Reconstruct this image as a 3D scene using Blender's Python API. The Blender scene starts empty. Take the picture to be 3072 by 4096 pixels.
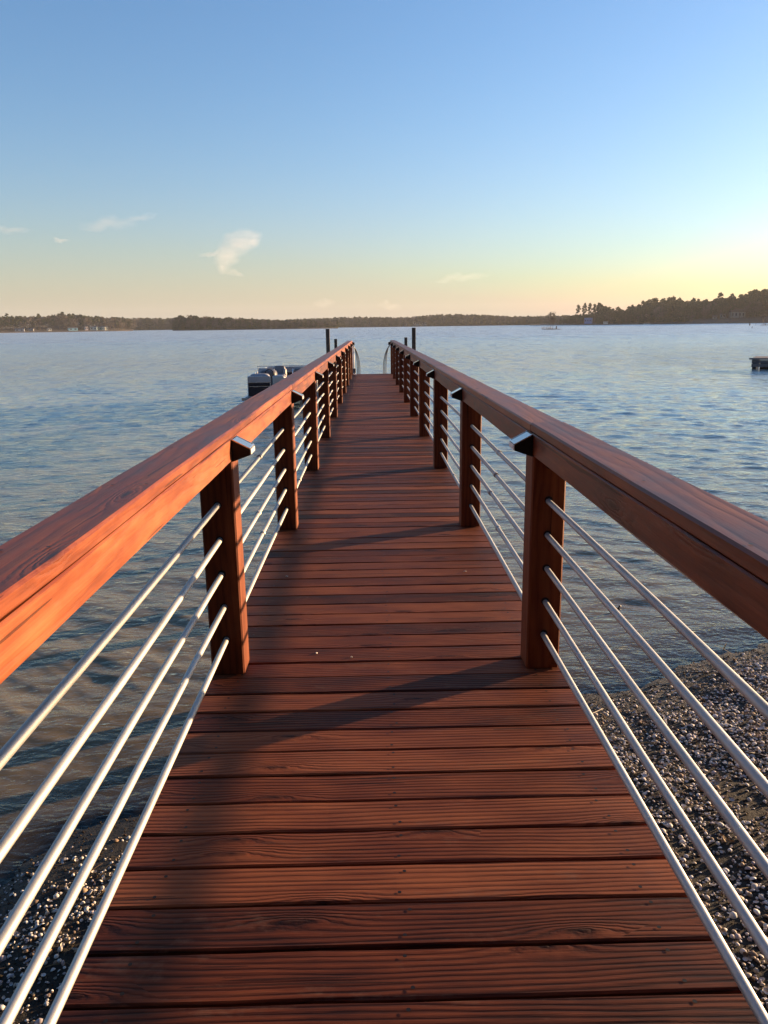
import bpy, math, random
import numpy as np
from mathutils import Vector, Matrix

HAZE_ON, CLOUDS_ON, EXPO = True, True, 1.6
R = math.radians
scene = bpy.context.scene
C = scene.collection
rng = random.Random(7)
nrs = np.random.RandomState(11)

# ------------------------------------------------------------------ camera
F = 3110.0
CAM = Vector((-.044, 0, 1.428))
TILT = R(.16)                                   # the pier dips a little towards the lake
pitch, roll, yaw = R(13.333 + .16), R(.7855), R(.8433)
fwd = Vector((math.sin(yaw) * math.cos(pitch), math.cos(yaw) * math.cos(pitch), -math.sin(pitch)))
r0 = Vector((math.cos(yaw), -math.sin(yaw), 0)); u0 = r0.cross(fwd)
cr = math.cos(roll) * r0 - math.sin(roll) * u0
cu = math.sin(roll) * r0 + math.cos(roll) * u0
cd = bpy.data.cameras.new("camera")
cam = bpy.data.objects.new("camera", cd); C.objects.link(cam)
M3 = Matrix((cr, cu, -fwd)).transposed()
cam.matrix_world = Matrix.Translation(CAM) @ M3.to_4x4()
cd.sensor_fit = 'VERTICAL'; cd.sensor_height = 36; cd.sensor_width = 27
cd.lens = F / 4096 * 36
cd.clip_start = .02; cd.clip_end = 30000
scene.camera = cam
WZ = -1.37                                      # water level (deck top is 0)


def bearing(px):
    """Ground direction of a column of the photograph along the horizon."""
    lo, hi = 900., 1700.
    for _ in range(40):
        m = (lo + hi) / 2
        d = fwd + cr * ((px - 1536) / F) - cu * ((m - 2048) / F)
        if d.z > 0: lo = m
        else: hi = m
    d.z = 0
    return d.normalized(), m


def at(px, D, z=0.):
    d, _ = bearing(px)
    return Vector((CAM.x + d.x * D, CAM.y + d.y * D, z))


def top_z(px, py, D):
    """Height of something seen at row py when it stands D metres away."""
    _, h = bearing(px)
    return CAM.z + (h - py) / F * D


# ------------------------------------------------------------------ mesh helpers
class MB:
    def __init__(s):
        s.v = []; s.f = []; s.m = []; s.uv = []; s.t = []; s.sm = []

    def face(s, idx, uv=None, m=0, tint=.5, smooth=False):
        s.f.append(tuple(idx)); s.m.append(m); s.uv.append(uv or [(0, 0)] * len(idx)); s.t.append(tint); s.sm.append(smooth)

    def add(s, pts):
        n = len(s.v); s.v.extend([tuple(p) for p in pts]); return n

    def prism(s, prof, ox, ex, ey, ez, L, m=0, tint=None, seg=1, wob=0., smooth=False, taper=1., mcap=None):
        """Sweep a closed profile (x,y list, anticlockwise seen against ez) along ez."""
        tint = rng.random() if tint is None else tint
        ox, ex, ey, ez = Vector(ox), Vector(ex), Vector(ey), Vector(ez)
        n = len(prof); base = len(s.v)
        per = [0]
        for i in range(n):
            a, b = prof[i], prof[(i + 1) % n]
            per.append(per[-1] + math.hypot(a[0] - b[0], a[1] - b[1]))
        uo, vo = rng.random() * 40, rng.random() * 7
        for k in range(seg + 1):
            t = k / seg
            w = (rng.uniform(-wob, wob), rng.uniform(-wob, wob)) if wob else (0, 0)
            q = 1 + (taper - 1) * t
            for (x, y) in prof:
                s.v.append(tuple(ox + ex * (x * q + w[0]) + ey * (y * q + w[1]) + ez * (L * t)))
        for k in range(seg):
            for i in range(n):
                j = (i + 1) % n
                a, b = base + k * n + i, base + k * n + j
                u1, u2 = uo + L * k / seg, uo + L * (k + 1) / seg
                s.face((a, b, b + n, a + n), [(u1, vo + per[i]), (u1, vo + per[i + 1]), (u2, vo + per[i + 1]), (u2, vo + per[i])], m, tint, smooth)
        cuv = [(uo + x * .3, vo + y) for (x, y) in prof]
        mc = m if mcap is None else mcap
        s.face([base + i for i in range(n)][::-1], cuv[::-1], mc, tint)
        s.face([base + seg * n + i for i in range(n)], cuv, mc, tint)

    def beam(s, lo, hi, axis, c=.004, m=0, tint=None, seg=1, wob=0.):
        """Box from lo to hi with chamfered long edges along the axis."""
        lo, hi = Vector(lo), Vector(hi)
        ax = 'xyz'.index(axis); a, b = [(1, 2), (2, 0), (0, 1)][ax]
        w, h = hi[a] - lo[a], hi[b] - lo[b]
        c = min(c, w * .4, h * .4)
        prof = [(c, 0), (w - c, 0), (w, c), (w, h - c), (w - c, h), (c, h), (0, h - c), (0, c)]
        E3 = [Vector((1, 0, 0)), Vector((0, 1, 0)), Vector((0, 0, 1))]
        s.prism(prof, lo, E3[a], E3[b], E3[ax], hi[ax] - lo[ax], m, tint, seg, wob)

    def tube(s, path, r, n=10, m=0, tint=None, caps=True, taper=None):
        tint = rng.random() if tint is None else tint
        path = [Vector(p) for p in path]; base = len(s.v); K = len(path)
        uo = rng.random() * 30; ln = 0.
        prev = None; rows = []
        for k, p in enumerate(path):
            d = (path[min(k + 1, K - 1)] - path[max(k - 1, 0)]).normalized()
            if prev is None:
                ref = Vector((0, 0, 1)) if abs(d.z) < .9 else Vector((1, 0, 0))
                x = d.cross(ref).normalized()
            else:
                x = (prev - d * prev.dot(d)).normalized()
            prev = x; y = d.cross(x)
            rr = r if taper is None else r * (1 + (taper - 1) * k / max(1, K - 1))
            if k: ln += (p - path[k - 1]).length
            rows.append(uo + ln)
            for i in range(n):
                a = 2 * math.pi * i / n
                s.v.append(tuple(p + x * math.cos(a) * rr + y * math.sin(a) * rr))
        for k in range(K - 1):
            for i in range(n):
                j = (i + 1) % n
                a, b = base + k * n + i, base + k * n + j
                s.face((a, b, b + n, a + n), [(rows[k], i / n), (rows[k], (i + 1) / n), (rows[k + 1], (i + 1) / n), (rows[k + 1], i / n)], m, tint, True)
        if caps:
            s.face([base + i for i in range(n)][::-1], None, m, tint)
            s.face([base + (K - 1) * n + i for i in range(n)], None, m, tint)

    def blob(s, c, rad, nu=12, nv=8, m=0, tint=None, sq=1., zmin=-1.):
        """Rounded cushion: superellipsoid."""
        tint = rng.random() if tint is None else tint
        base = len(s.v)
        def pw(x): return math.copysign(abs(x) ** sq, x)
        for j in range(nv + 1):
            th = -math.pi / 2 + math.pi * j / nv
            for i in range(nu):
                ph = 2 * math.pi * i / nu
                z = max(zmin, pw(math.sin(th)))
                s.v.append((c[0] + rad[0] * pw(math.cos(th)) * pw(math.cos(ph)), c[1] + rad[1] * pw(math.cos(th)) * pw(math.sin(ph)), c[2] + rad[2] * z))
        for j in range(nv):
            for i in range(nu):
                k = (i + 1) % nu
                s.face((base + j * nu + i, base + j * nu + k, base + (j + 1) * nu + k, base + (j + 1) * nu + i), None, m, tint, True)

    def mesh(s, name, mats):
        me = bpy.data.meshes.new(name)
        me.from_pydata(s.v, [], s.f)
        for x in (mats if isinstance(mats, (list, tuple)) else [mats]): me.materials.append(x)
        me.polygons.foreach_set('material_index', s.m)
        me.polygons.foreach_set('use_smooth', s.sm)
        uvl = me.uv_layers.new(name='grain')
        flat = [c for f in s.uv for p in f for c in p]
        uvl.data.foreach_set('uv', flat)
        at_ = me.attributes.new('tint', 'FLOAT', 'FACE')
        at_.data.foreach_set('value', s.t)
        me.validate(); me.update()
        return me

    def build(s, name, mats, parent=None):
        return link(name, s.mesh(name, mats), parent)


def link(name, me, parent=None):
    o = bpy.data.objects.new(name, me); C.objects.link(o)
    if parent is not None: o.parent = parent
    return o


def tag(o, label=None, cat=None, group=None, kind=None):
    if label: o['label'] = label
    if cat: o['category'] = cat
    if group: o['group'] = group
    if kind: o['kind'] = kind
    return o


def thing(name, label, cat, loc=(0, 0, 0), rz=0, group=None, tilt=False):
    o = bpy.data.objects.new(name, None); C.objects.link(o)
    o.empty_display_size = .2
    o.location = loc; o.rotation_euler = (-TILT if tilt else 0, 0, rz)
    if tilt: o.location.z += -math.tan(TILT) * o.location.y
    return tag(o, label, cat, group)


def dup(root, loc, rz=0, label=None, group=None, scale=None, tilt=False):
    r = root.copy(); C.objects.link(r)
    r.location = loc; r.rotation_euler = (-TILT if tilt else 0, 0, rz)
    if tilt: r.location.z += -math.tan(TILT) * r.location.y
    if scale: r.scale = scale
    if label: r['label'] = label
    if group: r['group'] = group
    for ch in list(root.children):
        c = ch.copy(); C.objects.link(c); c.parent = r
        for g in ch.children:
            d = g.copy(); C.objects.link(d); d.parent = c
    return r


# ------------------------------------------------------------------ node helpers
class NT:
    def __init__(s, tree):
        s.t = tree; s.n = tree.nodes; s.l = tree.links

    def __call__(s, typ, **kw):
        nd = s.n.new(typ); ins = kw.pop('ins', {})
        for k, v in kw.items(): setattr(nd, k, v)
        for k, v in ins.items(): s.put(nd, k, v)
        return nd

    def put(s, nd, k, v):
        i = nd.inputs[k]
        if isinstance(v, bpy.types.NodeSocket): s.l.new(v, i)
        elif isinstance(v, bpy.types.Node): s.l.new(v.outputs[0], i)
        else: i.default_value = v

    def math(s, op, a, b=0., c=0., clamp=False):
        nd = s.n.new('ShaderNodeMath'); nd.operation = op; nd.use_clamp = clamp
        s.put(nd, 0, a); s.put(nd, 1, b)
        if len(nd.inputs) > 2: s.put(nd, 2, c)
        return nd.outputs[0]

    def ramp(s, fac, stops, interp='LINEAR'):
        nd = s.n.new('ShaderNodeValToRGB'); s.put(nd, 0, fac)
        cr_ = nd.color_ramp; cr_.interpolation = interp
        while len(cr_.elements) < len(stops): cr_.elements.new(.5)
        for e, (p, c) in zip(cr_.elements, stops):
            e.position = p; e.color = (*c, 1) if len(c) == 3 else c
        return nd.outputs[0]

    def mix(s, fac, a, b, typ='MIX'):
        nd = s.n.new('ShaderNodeMix'); nd.data_type = 'RGBA'; nd.blend_type = typ
        s.put(nd, 0, fac)
        for k, v in ((6, a), (7, b)):
            if isinstance(v, tuple): v = (*v, 1) if len(v) == 3 else v
            s.put(nd, k, v)
        return nd.outputs[2]

    def sep(s, v):
        nd = s.n.new('ShaderNodeSeparateXYZ'); s.put(nd, 0, v); return nd.outputs

    def comb(s, x=0., y=0., z=0.):
        nd = s.n.new('ShaderNodeCombineXYZ')
        s.put(nd, 0, x); s.put(nd, 1, y); s.put(nd, 2, z); return nd.outputs[0]

    def noise(s, vec, scale=1., detail=2., rough=.5, dist=0.):
        nd = s.n.new('ShaderNodeTexNoise'); s.put(nd, 'Vector', vec)
        nd.inputs['Scale'].default_value = scale; nd.inputs['Detail'].default_value = detail
        nd.inputs['Roughness'].default_value = rough; nd.inputs['Distortion'].default_value = dist
        return nd.outputs[0]

    def bump(s, h, strength=.3, dist=.01, normal=None):
        nd = s.n.new('ShaderNodeBump'); s.put(nd, 'Height', h)
        nd.inputs['Strength'].default_value = strength; nd.inputs['Distance'].default_value = dist
        if normal is not None: s.put(nd, 'Normal', normal)
        return nd.outputs[0]


def mat(name):
    m = bpy.data.materials.new(name); m.use_nodes = True
    t = NT(m.node_tree); b = t.n['Principled BSDF']
    return m, t, b


def attr(t, name):
    nd = t.n.new('ShaderNodeAttribute'); nd.attribute_name = name
    return nd


def simple(name, col, rough=.5, metal=0., var=.25, scale=3., bump=0., spec=.5):
    m, t, b = mat(name)
    co = t('ShaderNodeTexCoord').outputs['Object']
    n = t.noise(co, scale, 4, .6)
    lo = tuple(c * (1 - var) for c in col); hi = tuple(min(1, c * (1 + var)) for c in col)
    t.put(b, 'Base Color', t.ramp(n, [(.3, lo), (.7, hi)]))
    t.put(b, 'Roughness', t.math('ADD', rough - .08, t.math('MULTIPLY', n, .16)))
    b.inputs['Metallic'].default_value = metal
    b.inputs['Specular IOR Level'].default_value = spec
    if bump: t.put(b, 'Normal', t.bump(t.noise(co, scale * 8, 3), .5, bump))
    return m


def wood(name, dark, mid, light, rough=.5, grain=1., bumpd=.0012, knots=1., blotch=.5, spec=.4, ringw=.30, tvar=.28, scuff=0., ckt=.735):
    m, t, b = mat(name)
    uv = t.sep(t('ShaderNodeUVMap', uv_map='grain').outputs[0])
    tint = attr(t, 'tint').outputs['Fac']
    u, v = uv[0], uv[1]
    z = t.math('MULTIPLY', tint, 23.7)
    # knots: sparse cells, the rings bend round them
    kv = t.comb(t.math('ADD', t.math('MULTIPLY', u, 1.9), z), t.math('ADD', t.math('MULTIPLY', v, 9.), t.math('MULTIPLY', z, 3.1)), 0.)
    vo = t('ShaderNodeTexVoronoi', voronoi_dimensions='2D', ins={'Vector': kv, 'Scale': 1.0}); kd = vo.outputs['Distance']
    kn = t.noise(t.comb(t.math('MULTIPLY', u, 40.), t.math('MULTIPLY', v, 60.), z), 1., 2., .5)
    kd = t.math('ADD', kd, t.math('MULTIPLY', t.math('SUBTRACT', kn, .5), .10))
    pick = t.math('GREATER_THAN', t.sep(vo.outputs['Color'])[0], .58)
    kin = t.math('MULTIPLY', pick, knots)
    near = t.math('MULTIPLY', t.math('SUBTRACT', 1., t.math('MULTIPLY', kd, 2.2), clamp=True), kin, clamp=True)
    near2 = t.math('MULTIPLY', near, near)
    knot = t.math('MULTIPLY', t.math('SUBTRACT', 1., t.math('MULTIPLY', kd, 7.5), clamp=True), kin, clamp=True)
    # cathedral rings
    warp = t.noise(t.comb(t.math('MULTIPLY', u, .9), t.math('MULTIPLY', v, 5.), z), 1., 3., .5)
    ph = t.math('ADD', t.math('MULTIPLY', v, 95. * grain), t.math('MULTIPLY', warp, 11.))
    ph = t.math('ADD', ph, t.math('MULTIPLY', near2, 7.))
    ring = t.math('ADD', t.math('MULTIPLY', t.math('SINE', t.math('MULTIPLY', ph, 2.6)), .5), .5)
    ring = t.math('POWER', ring, .55)
    fib = t.noise(t.comb(t.math('MULTIPLY', u, 7.), t.math('MULTIPLY', v, 260.), z), 1., 2., .6)
    blo = t.noise(t.comb(t.math('MULTIPLY', u, 2.3), t.math('MULTIPLY', v, 9.), t.math('ADD', z, 5.)), 1., 4., .6)
    f = t.math('ADD', t.math('MULTIPLY', ring, ringw), t.math('MULTIPLY', fib, .35 + (.30 - ringw) * .5))
    f = t.math('ADD', f, t.math('MULTIPLY', t.math('SUBTRACT', blo, .5), blotch * 1.5))
    f = t.math('ADD', f, t.math('MULTIPLY', t.math('SUBTRACT', tint, .5), tvar))
    f = t.math('ADD', f, .15 - .17 * ringw)
    col = t.ramp(f, [(.12, dark), (.48, mid), (.85, light)])
    col = t.mix(t.math('MULTIPLY', knot, .85), col, tuple(c * .35 for c in dark))
    # cracks: thin dark checks along the grain
    ck = t.noise(t.comb(t.math('MULTIPLY', u, 1.6), t.math('MULTIPLY', v, 70.), t.math('ADD', z, 9.)), 1., 1., .4)
    crack = t.math('GREATER_THAN', ck, ckt)
    col = t.mix(t.math('MULTIPLY', crack, .7), col, tuple(c * .3 for c in dark))
    if scuff:                                      # worn, dusty patches and small pale scratches
        wn = t.noise(t.comb(t.math('MULTIPLY', u, 3.1), t.math('MULTIPLY', v, 13.), t.math('ADD', z, 3.)), 1., 6., .72)
        sc = t.noise(t.comb(t.math('MULTIPLY', u, 26.), t.math('MULTIPLY', v, 34.), t.math('ADD', z, 7.)), 1., 3., .6)
        wm = t.math('MULTIPLY', t.math('SUBTRACT', t.math('ADD', wn, t.math('MULTIPLY', sc, .35)), .76), 4.5, clamp=True)
        col = t.mix(t.math('MULTIPLY', wm, scuff), col, (.20, .115, .075))
        dk = t.math('MULTIPLY', t.math('SUBTRACT', .40, wn), 5., clamp=True)
        col = t.mix(t.math('MULTIPLY', dk, scuff * .7), col, tuple(c * .8 for c in dark))
    t.put(b, 'Base Color', col)
    t.put(b, 'Roughness', t.math('ADD', rough - .14, t.math('MULTIPLY', fib, .2)))
    t.put(b, 'Roughness', t.math('ADD', t.math('MULTIPLY', blo, .25), rough - .12))
    b.inputs['Specular IOR Level'].default_value = spec
    h = t.math('ADD', t.math('MULTIPLY', ring, .7), t.math('MULTIPLY', fib, .5))
    h = t.math('SUBTRACT', h, t.math('MULTIPLY', crack, 1.2))
    h = t.math('ADD', h, t.math('MULTIPLY', knot, .8))
    t.put(b, 'Normal', t.bump(h, .8, bumpd))
    return m


DECK = wood('stained_deck_board', (.024, .0055, .0034), (.130, .0305, .0115), (.27, .082, .032), .6, 1.5, .0016, 1., .62, spec=.16, ringw=.24, tvar=.5, scuff=.45)
RAIL = wood('stained_rail', (.085, .017, .007), (.20, .046, .015), (.33, .105, .036), .46, .62, .0008, 1.2, .95, spec=.28, ringw=.10, tvar=.4, scuff=.6, ckt=.70)
POST = wood('stained_post', (.05, .012, .005), (.15, .036, .013), (.25, .075, .026), .55, .8, .0010, .4, .5, spec=.22, ringw=.22)
PILE = wood('weathered_pile', (.03, .022, .017), (.07, .052, .04), (.13, .10, .08), .75, 1., .002)
GREY = wood('grey_dock_wood', (.05, .045, .045), (.12, .11, .11), (.22, .21, .20), .75, 1., .002)

# galvanised conduit
STEEL, t, b = mat('galvanised_steel')
uv = t.sep(t('ShaderNodeUVMap', uv_map='grain').outputs[0])
n1 = t.noise(t.comb(t.math('MULTIPLY', uv[0], 1.3), uv[1], 0), 3., 4., .6)
n2 = t.noise(t.comb(t.math('MULTIPLY', uv[0], 60), t.math('MULTIPLY', uv[1], 4.), 0), 1., 2., .6)
t.put(b, 'Base Color', t.ramp(n1, [(.3, (.35, .35, .34)), (.7, (.53, .53, .51))]))
b.inputs['Metallic'].default_value = .75
t.put(b, 'Roughness', t.math('ADD', .48, t.math('MULTIPLY', n2, .2)))
BLACK = simple('black_plastic', (.010, .010, .011), .5, 0, .2, 20, spec=.25)
SCREW = simple('dark_screw', (.02, .016, .014), .5, .6, .2, 30)
PANEL, t, b = mat('solar_panel')
b.inputs['Base Color'].default_value = (.10, .12, .16, 1); b.inputs['Roughness'].default_value = .12
b.inputs['Coat Weight'].default_value = 1.; b.inputs['Coat Roughness'].default_value = .04
FRAME = simple('brushed_frame', (.65, .64, .62), .25, .8, .1, 20)
LENS = simple('frosted_lens', (.75, .73, .68), .3, 0, .08, 20)
ALU = simple('aluminium', (.55, .55, .55), .35, .9, .1, 5)
DARKALU = simple('dull_aluminium', (.10, .10, .105), .6, .3, .15, 5)
WHITE = simple('white_paint', (.75, .74, .70), .5, 0, .08, 5)

# ------------------------------------------------------------------ the pier
HW = .601; PW = .1397; SP = 2.438; D1 = 3.07; NP = 10
RT, RB = 1.044, .9166; CT = .037
Y0, Y1 = D1 - 2 * SP, D1 + 9 * SP + PW
pier = thing('wooden_pier', 'long reddish brown stained wooden pier with pipe railings running out over the lake', 'pier', (0, 0, 0), tilt=True)

deck = MB()
y = D1 - .148 * 32 - .03
OUT = HW + PW + .012
k = 0
while y < Y1:
    w = .1405 + rng.uniform(-.002, .001)
    yb = min(y + w, Y1 + .03)
    e1, e2 = rng.uniform(-.012, .012), rng.uniform(-.006, .006)
    z = rng.uniform(-.0022, .0012)
    deck.beam((-OUT + e1, y, -.036 + z), (OUT + e2, yb, z), 'x', .0045, 0, None, 8, .0011)
    if y < 13:                                    # screw heads, two over each joist
        for xs in (-.62, .02, .64):
            for ys in (.03, .112):
                xx = xs + rng.uniform(-.012, .012); yy = y + ys + rng.uniform(-.006, .006)
                n0 = deck.add([(xx + .0052 * math.cos(a * math.pi / 4), yy + .0052 * math.sin(a * math.pi / 4), z + .0019) for a in range(8)])
                deck.face(range(n0, n0 + 8), None, 1)
    y += .1478; k += 1
deck.build('deck', [DECK, SCREW], pier)

jo = MB()
for x in (-.72, 0, .72):
    jo.beam((x - .019, Y0 + .1, -.275), (x + .019, Y1 - .02, -.040), 'y', .003)
jo.build('joist', PILE, pier)
for i in range(-1, NP):
    yy = D1 + i * SP + .07
    for s in (-1, 1):
        p = MB(); p.tube([(s * .62, yy + .09, -3.6), (s * .62, yy + .09, -.28)], .10, 12)
        p.build('piling', PILE, pier)
    p = MB(); p.beam((-.75, yy + .02, -.47), (.75, yy + .06, -.28), 'x', .003); p.build('crossbeam', PILE, pier)

pipe_z = [.158 + .1445 * i for i in range(6)]
hole_m = simple('dark_hole', (.006, .004, .003), .8)
for i in range(-1, NP):
    yy = D1 + i * SP
    for s in (-1, 1):
        xa = HW if s > 0 else -HW - PW
        p = MB(); p.beam((xa, yy, .002), (xa + PW, yy + PW, RB if i < NP else RB), 'z', .006)
        h = p                                      # drilled holes round the pipes
        for pz in pipe_z:
            cx = s * (HW + PW / 2)
            for yf, sg in ((yy - .0015, -1), (yy + PW + .0015, 1)):
                a0 = h.add([(cx + .0165 * math.cos(a * math.pi / 8), yf, pz + .002 + .0165 * math.sin(a * math.pi / 8)) for a in range(16)])
                h.face(range(a0, a0 + 16) if sg < 0 else range(a0 + 15, a0 - 1, -1), None, 1)
        p.build('railing_post', [POST, hole_m], pier)

for s in (-1, 1):
    for pz in pipe_z:
        p = MB(); path = []
        yy = Y0
        while yy < Y1 - .02:
            path.append((s * (HW + PW / 2) + rng.uniform(-.003, .003), yy, pz + rng.uniform(-.004, .004)))
            yy += SP / 2
        path.append((s * (HW + PW / 2), Y1 - .03, pz))
        p.tube(path, .0114, 14)
        for j in (2 + rng.randint(0, 1), 5 + rng.randint(0, 1), 8 + rng.randint(0, 1)):   # threaded couplings
            yc = D1 + (j - 1.5) * SP + rng.uniform(-.3, .3)
            p.tube([(s * (HW + PW / 2), yc, pz), (s * (HW + PW / 2), yc + .05, pz)], .0150, 14)
        p.build('railing_pipe', STEEL, pier)
    # handrail: 2x4 set on edge on both faces, a 2x6 cap over it
    xa = HW if s > 0 else -HW - PW
    p = MB(); yb = Y0; first = True
    cuts = [Y0] + [D1 + (SP * j) + .06 for j in ((0, 2, 4, 6, 8) if s > 0 else (-1, 1, 3, 5, 7))] + [Y1 + .02]
    for a, bb in zip(cuts, cuts[1:]):
        p.beam((xa + .0015, a + .001, RB), (xa + .0395, bb - .001, RT - CT - .0015), 'y', .004, 0, None, 10, .0009)
        p.beam((xa + PW - .0395, a + .001, RB), (xa + PW - .0015, bb - .001, RT - CT - .0015), 'y', .004, 0, None, 10, .0009)
    hr = p.build('handrail', RAIL, pier)
    for a, bb in zip(cuts, cuts[1:]):
        p = MB(); dz = rng.uniform(-.001, .002)
        p.beam((xa - .001, a + .0015, RT - CT + dz), (xa + PW + .001, bb - .0015, RT + dz), 'y', .006, 0, None, 14, .0012)
        yn = a + .06
        while yn < bb:                              # sunk nail heads
            for xx in (.03, .11):
                px_, py_ = xa + xx + rng.uniform(-.008, .008), yn + rng.uniform(-.02, .02)
                n0 = p.add([(px_ + .0042 * math.cos(q * math.pi / 4), py_ + .005 * math.sin(q * math.pi / 4), RT + dz + .0018) for q in range(8)])
                p.face(range(n0, n0 + 8), None, 1)
            yn += .61
        p.build('rail_cap', [RAIL, SCREW], hr)

# solar lights: one on the inner face of the handrail at every post
def light_parts(root):
    """Local frame: +x out of the rail, y along it; top of the wedge at z = 0."""
    L, Dp, H, lip = .112, .072, .088, .024
    prof = [(0, 0), (Dp, -.038), (Dp, -.038 - lip), (.0, -H)]
    m = MB(); m.prism([(x, z) for x, z in prof][::-1], (0, L, 0), (1, 0, 0), (0, 0, 1), (0, -1, 0), L, 0, .5)
    m.v = [(v[0], v[1], v[2]) for v in m.v]
    m.build('housing', BLACK, root)
    # glass top on the slope, 2 mm proud, split by a thin seam
    ez = Vector((Dp, 0, -.038)).normalized(); nrm = Vector((.038, 0, Dp)).normalized()
    m = MB(); ln = math.hypot(Dp, .038)
    for a, bb in ((.004, .0555), (.0565, .108)):
        o_ = Vector((0, 0, 0)) + ez * .004
        m.prism([(0, 0), (bb - a, 0), (bb - a, .003), (0, .003)], o_ + Vector((0, bb, 0)), (0, -1, 0), nrm, ez, ln - .010, 0, .5)
    m.build('solar_panel', PANEL, root)
    m = MB()
    for ya, yb_ in ((-.001, .004), (.108, .113)):
        m.prism([(0, 0), (yb_ - ya, 0), (yb_ - ya, .0045), (0, .0045)], Vector((0, yb_, 0)), (0, -1, 0), nrm, ez, ln, 0, .5)
    m.prism([(0, 0), (.1035, 0), (.1035, .0045), (0, .0045)], Vector((0, .1078, 0)) + ez * (ln - .006), (0, -1, 0), nrm, ez, .007, 0, .5)
    m.build('panel_frame', FRAME, root)
    m = MB(); m.beam((Dp + .0005, .003, -.038 - lip + .002), (Dp + .004, .109, -.040), 'y', .001); m.build('lens', LENS, root)


ordn = ['first', 'second', 'third', 'fourth', 'fifth', 'sixth', 'seventh', 'eighth', 'ninth', 'tenth']
proto = None
for s, side in ((-1, 'left'), (1, 'right')):
    for i in range(NP):
        lab = 'black wedge shaped solar light on the %s railing at its %s post from the front' % (side, ordn[i])
        if i == 0: lab = 'nearest and largest black wedge shaped solar light, on the %s railing' % side
        if i == NP - 1: lab = 'farthest black wedge shaped solar light, at the lake end of the %s railing' % side
        yl = D1 + i * SP + rng.uniform(-.004, .012) + (.0 if s < 0 else .112)
        loc = (s * (HW - .0005), yl - (.0 if s < 0 else .0), RT - CT - .004); rz = 0 if s < 0 else math.pi
        if proto is None:
            proto = thing('solar_light', lab, 'solar light', loc, rz, 'solar lights on the railings', tilt=True)
            light_parts(proto)
        else:
            o = dup(proto, loc, rz, lab)
            o.rotation_euler = (TILT if s > 0 else -TILT, 0, rz); o.location.z -= math.tan(TILT) * yl

# things at the far end of the pier
t_ = thing('gangway', 'grey aluminium gangway with curved handrails dropping from the end of the pier', 'gangway', (0, 0, 0), tilt=True)
for s in (-1, 1):
    m = MB()
    for q in range(3):
        dx = .03 * q
        path = [(s * (.585 - dx * .3), 25.2 + .05 * q, .90 - .03 * q)]
        for k in range(1, 13):
            a = k / 12
            path.append((s * (.585 - dx * .3 - (.10 + .035 * q) * math.sin(a * 2.2) ), 25.2 + .05 * q + a * 2.2, .90 - .03 * q - 1.25 * a ** 1.5))
        m.tube(path, .012, 8)
    m.build('handrail', DARKALU, t_)
m = MB(); m.prism([(0, 0), (1.1, 0), (1.1, .06), (0, .06)], (-.55, 25.2, -.10), (1, 0, 0), (0, .18, 1), (0, 1, -.185), 3.6, 0); m.build('ramp_deck', ALU, t_)
t_ = thing('utility_post', 'slim white post with a grey outlet box at the far left end of the railing', 'utility post', (0, 0, 0), tilt=True)
m = MB(); m.tube([(-.565, 24.96, .004), (-.565, 24.96, .86)], .022, 10); m.build('pole', WHITE, t_)
m = MB(); m.beam((-.60, 24.87, .02), (-.50, 24.93, .19), 'z', .01); m.build('outlet_box', simple('grey_box', (.10, .11, .13), .5), t_)
m = MB()
for dx in (0, .05):
    m.tube([(-.585 + dx, 24.86, .06), (-.57 + dx, 24.80, .03), (-.55 + dx, 24.72, .012), (-.52 + dx, 24.60, .009)], .008, 6)
m.build('cable', WHITE, t_)
for s in (-1, 1):
    t_ = thing('solar_light', 'black solar light facing out on the very end of the %s handrail' % ('left' if s < 0 else 'right'), 'solar light', (s * .59, Y1 + .0, .985), 0, 'solar lights on the railings', tilt=True)
    light_parts(t_); t_.rotation_euler.z = math.pi / 2 if s > 0 else math.pi / 2
    t_.location.x = s * .59 + .056

# small shell bits lying on the boards
SHELLW = simple('white_shell', (.50, .46, .39), .45, 0, .15, 60)
for (x, y_, sz, lab) in ((-.31, 3.27, .011, 'white shell crumb on the deck left of centre, beside the nearest left post'),
                         (-.15, 3.22, .009, 'tiny white shell crumb on the deck between the two nearest posts'),
                         (-.56, 4.40, .010, 'white shell crumb at the left edge of the deck before the second post'),
                         (.50, 4.43, .013, 'largest white shell crumb, at the right of the deck before the second post')):
    m = MB(); m.blob((0, 0, 0), (sz * .8, sz * .5, sz * .3), 8, 5, zmin=-.2); o = m.build('shell_crumb', SHELLW)
    o.location = (x, y_, .003 - y_ * math.tan(TILT)); o.rotation_euler = (.2, .1, rng.random() * 6)
    tag(o, lab, 'shell', 'shell crumbs on the deck')

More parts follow.
